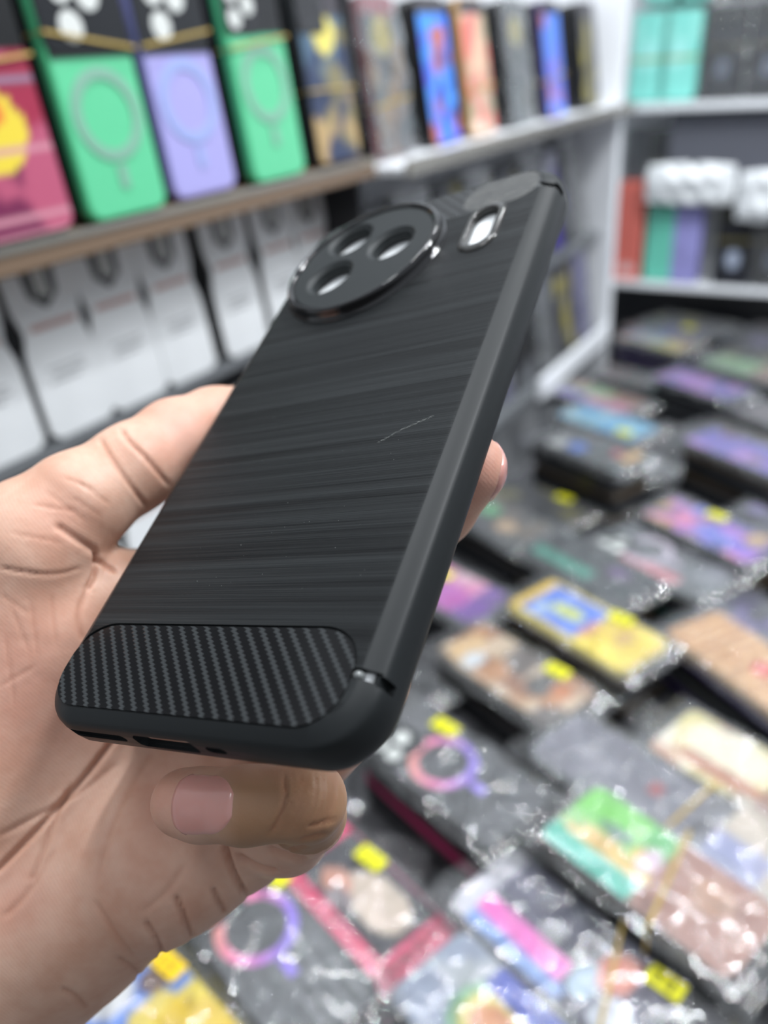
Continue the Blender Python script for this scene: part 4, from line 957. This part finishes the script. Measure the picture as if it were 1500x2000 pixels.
for i, yy in enumerate([.30, .37, .44, .51, .58, .65, .72]):
    rugged((XR + .02, yy, Z3 + .001), ['white-carded black case at the left edge of the third row, above the thumb', 'white-carded black case, third row, above the thumb joint', 'small white carded case behind the thumb joint, third row', 'white carded case above the thumb, third row', 'white carded case just over the thumb tip, third row', 'white carded case beside the held case, third row', 'white carded case hidden far along the third row'][i], lean=.16, n=2)
# lower bays of the white rack
cols_ = [((50, 52, 56), (90, 92, 96), (22, 23, 26)), ((60, 50, 150), (170, 175, 205), (22, 22, 40)), ((60, 60, 62), (150, 135, 70), (95, 95, 98)), ((70, 72, 75), (40, 60, 55), (120, 122, 125)), ((70, 55, 150), (190, 190, 205), (40, 40, 55)), ((55, 56, 60), (130, 120, 70), (100, 102, 108)), ((80, 80, 84), (160, 150, 80), (50, 50, 54))]
for row, (zb, xx) in enumerate([(ZB - .204, -.515), (TAB + .076, -.495)]):
    for i in range(8):
        yy = .84 + i * .092; c_ = cols_[(i * 3 + row * 2) % 7]
        special = row == 1 and i == 7
        lab = '%s phone case, number place %s of the %s bay under the white shelf' % (['mottled grey', 'violet-blue glinting', 'grey and yellow', 'green-grey', 'violet and white', 'grey with yellow flecks', 'pale grey and yellow'][(i * 3 + row * 2) % 7], ['nearest', 'second nearest', 'third', 'fourth', 'fifth', 'sixth', 'next-to-last', 'farthest'][i], ['upper', 'lower'][row])
        lab = lab.replace('number place ', '')
        bundle((xx, yy, zb), 3, 'purple' if special else 'smoke', lab if not special else 'violet phone case in the lower far bay beside the white post', art_mesh(((95, 80, 185), (110, 95, 195)) if special else c_, 200 + row * 10 + i, (), 22), cut=False, bag=i if i % 2 else None, lean=.14)
# far corner rack
NY = -math.pi / 2
def far(x, y, Y_): return at_y(x, y, Y_)
zs = 1.29 - 0.112
tl = art_mesh([(150, 230, 218), (165, 235, 228), (135, 220, 208)], 70, [('r', -1, -.1, 1, .02, (150, 170, 110))], 8)
for i, (x, lab) in enumerate([(1262, 'teal phone case on the far shelf beside the white post'), (1318, 'teal phone case on the far shelf, right of its twin')]):
    p = far(x, 200, FY - .02); bundle((p[0], FY - .015, zs), 3, 'teal', lab, tl, yaw=NY, lean=.1, cut=False, bag=None)
    bundle((p[0] + .012, FY + .014, zs + .166), 2, 'teal', ['upper teal phone case next to the white post, far shelf', 'upper teal phone case, right-hand one of two on the far shelf'][i], tl, yaw=NY, lean=.02, cut=False, bag=None)
dk = art_mesh([(28, 30, 36), (36, 38, 46), (50, 52, 44)], 71, [('e', 0, -.35, .42, .24, (165, 175, 195)), ('r', -1, .1, 1, .2, (105, 98, 60))], 14)
for i, (x, lab) in enumerate([(1412, 'black phone case with a pale oval on the far shelf'), (1500, 'black phone case with a pale oval at the right end of the far shelf')]):
    p = far(x, 160, FY); bundle((p[0], FY - .015, zs), 2, 'black', lab, dk, yaw=NY, lean=.1, cut=False, bag=i)
    bundle((p[0] + .005, FY + .020, zs + .166), 1, 'black', lab.replace('black phone', 'upper black phone'), dk, yaw=NY, lean=.02, cut=False, bag=i + 2)
zl = TAB + .101
for i, (x, cn, lab) in enumerate([(1222, 'coral', 'tall coral red phone case standing in the far corner'), (1282, 'teal', 'tall teal green phone case standing beside the coral one'), (1333, 'lavender', 'tall lavender phone case standing right of the teal one')]):
    c0 = dict(coral=(238, 125, 112), teal=(110, 205, 182), lavender=(160, 158, 220))[cn]
    p = far(x, 560, FY - .02); bundle((p[0], FY - .02, zl), 2, cn, lab, art_mesh([c0, tuple(int(q * .93) for q in c0)], 80 + i, [('e', 0, -.8, .6, .1, (225, 200, 200))] if i == 0 else (), 8), yaw=NY, lean=.06, cut=False, bag=None, scale=(.84, 1.35))
for i, (x, lab) in enumerate([(1425, 'black phone case with a pale oval, low on the far rack under the white pouch'), (1502, 'black phone case at the right edge, low on the far rack')]):
    p = far(x, 560, FY - .02); bundle((p[0], FY - .02, zl), 2, 'black', lab, dk, yaw=NY, lean=.06, cut=False, bag=None if i == 0 else 2)
for i, (x, y, lab) in enumerate([(1240, 395, 'grey bagged case hanging in the far corner beside the post'), (1287, 400, 'dark bagged case with a pale spot hanging left of the slate board')]):
    p = far(x, y, FY + .02); bundle((p[0], FY + .012, p[2]), 1, 'grey' if i == 0 else 'black', lab, art_mesh([(150, 152, 160), (120, 122, 130)], 90, (), 8) if i == 0 else dk, yaw=NY, lean=.02, cut=False, bag=i, scale=(.66, 1))
# crumpled white pouches spilling under the slate board
def pouch(x0, x1, z0, z1, label, seed):
    rs = np.random.RandomState(seed); nu, nv = 30, 18; vs, f = [], []
    for sgn in (-1, 1):
        for i in range(nu):
            for j in range(nv):
                u_, v_ = -1 + 2 * i / (nu - 1), -1 + 2 * j / (nv - 1)
                th = .011 * (1 - u_ ** 4) * (1 - v_ ** 4) + (.004 * math.sin(7 * u_ + seed) * math.sin(5 * v_ + 2 * u_ * 3) if abs(u_) < 1 and abs(v_) < 1 else 0) * (1 - abs(u_)) * 2
                vs.append(((x0 + x1) / 2 + u_ * (x1 - x0) / 2 * (1 - .05 * v_ * v_), FY - .046 + sgn * max(th, 0) , (z0 + z1) / 2 + v_ * (z1 - z0) / 2 * (1 - .12 * u_ * u_) + rs.uniform(-.0008, .0008) * (abs(v_) < 1)))
    n = nu * nv
    for i in range(nu - 1):
        for j in range(nv - 1):
            a = i * nv + j; f += [(a, a + nv, a + nv + 1, a + 1), (n + a, n + a + 1, n + a + nv + 1, n + a + nv)]
    rim = [i * nv for i in range(nu)] + [(nu - 1) * nv + j for j in range(1, nv)] + [i * nv + nv - 1 for i in range(nu - 2, -1, -1)] + [j for j in range(nv - 2, 0, -1)]
    for a, b in zip(rim, rim[1:] + rim[:1]): f.append((a, b, n + b, n + a))
    o = mesh_obj('plastic_pouch', vs, f, M_POUCH); recalc(o); tag(o, label, 'pouch', 'white pouches on the far rack'); return o
t = NT('white_plastic_pouch', Base_Color=(0.80, 0.83, 0.85, 1), Roughness=0.25); t.l(t.bump(t.noise(t.coords('Object'), 45, 4), .006, .6), t.b.inputs['Normal']); M_POUCH = t.m
pa, pb, pc, pd = far(1262, 318, FY - .05), far(1432, 402, FY - .05), far(1440, 322, FY - .05), far(1560, 470, FY - .05)
pouch(pa[0], pb[0], pb[2], pa[2], 'crumpled white plastic pouch under the slate board', 1)
pouch(pb[0] + .003, pd[0] + .02, pd[2] + .03, pc[2] - .008, 'second crumpled white pouch, further right under the slate board', 4)
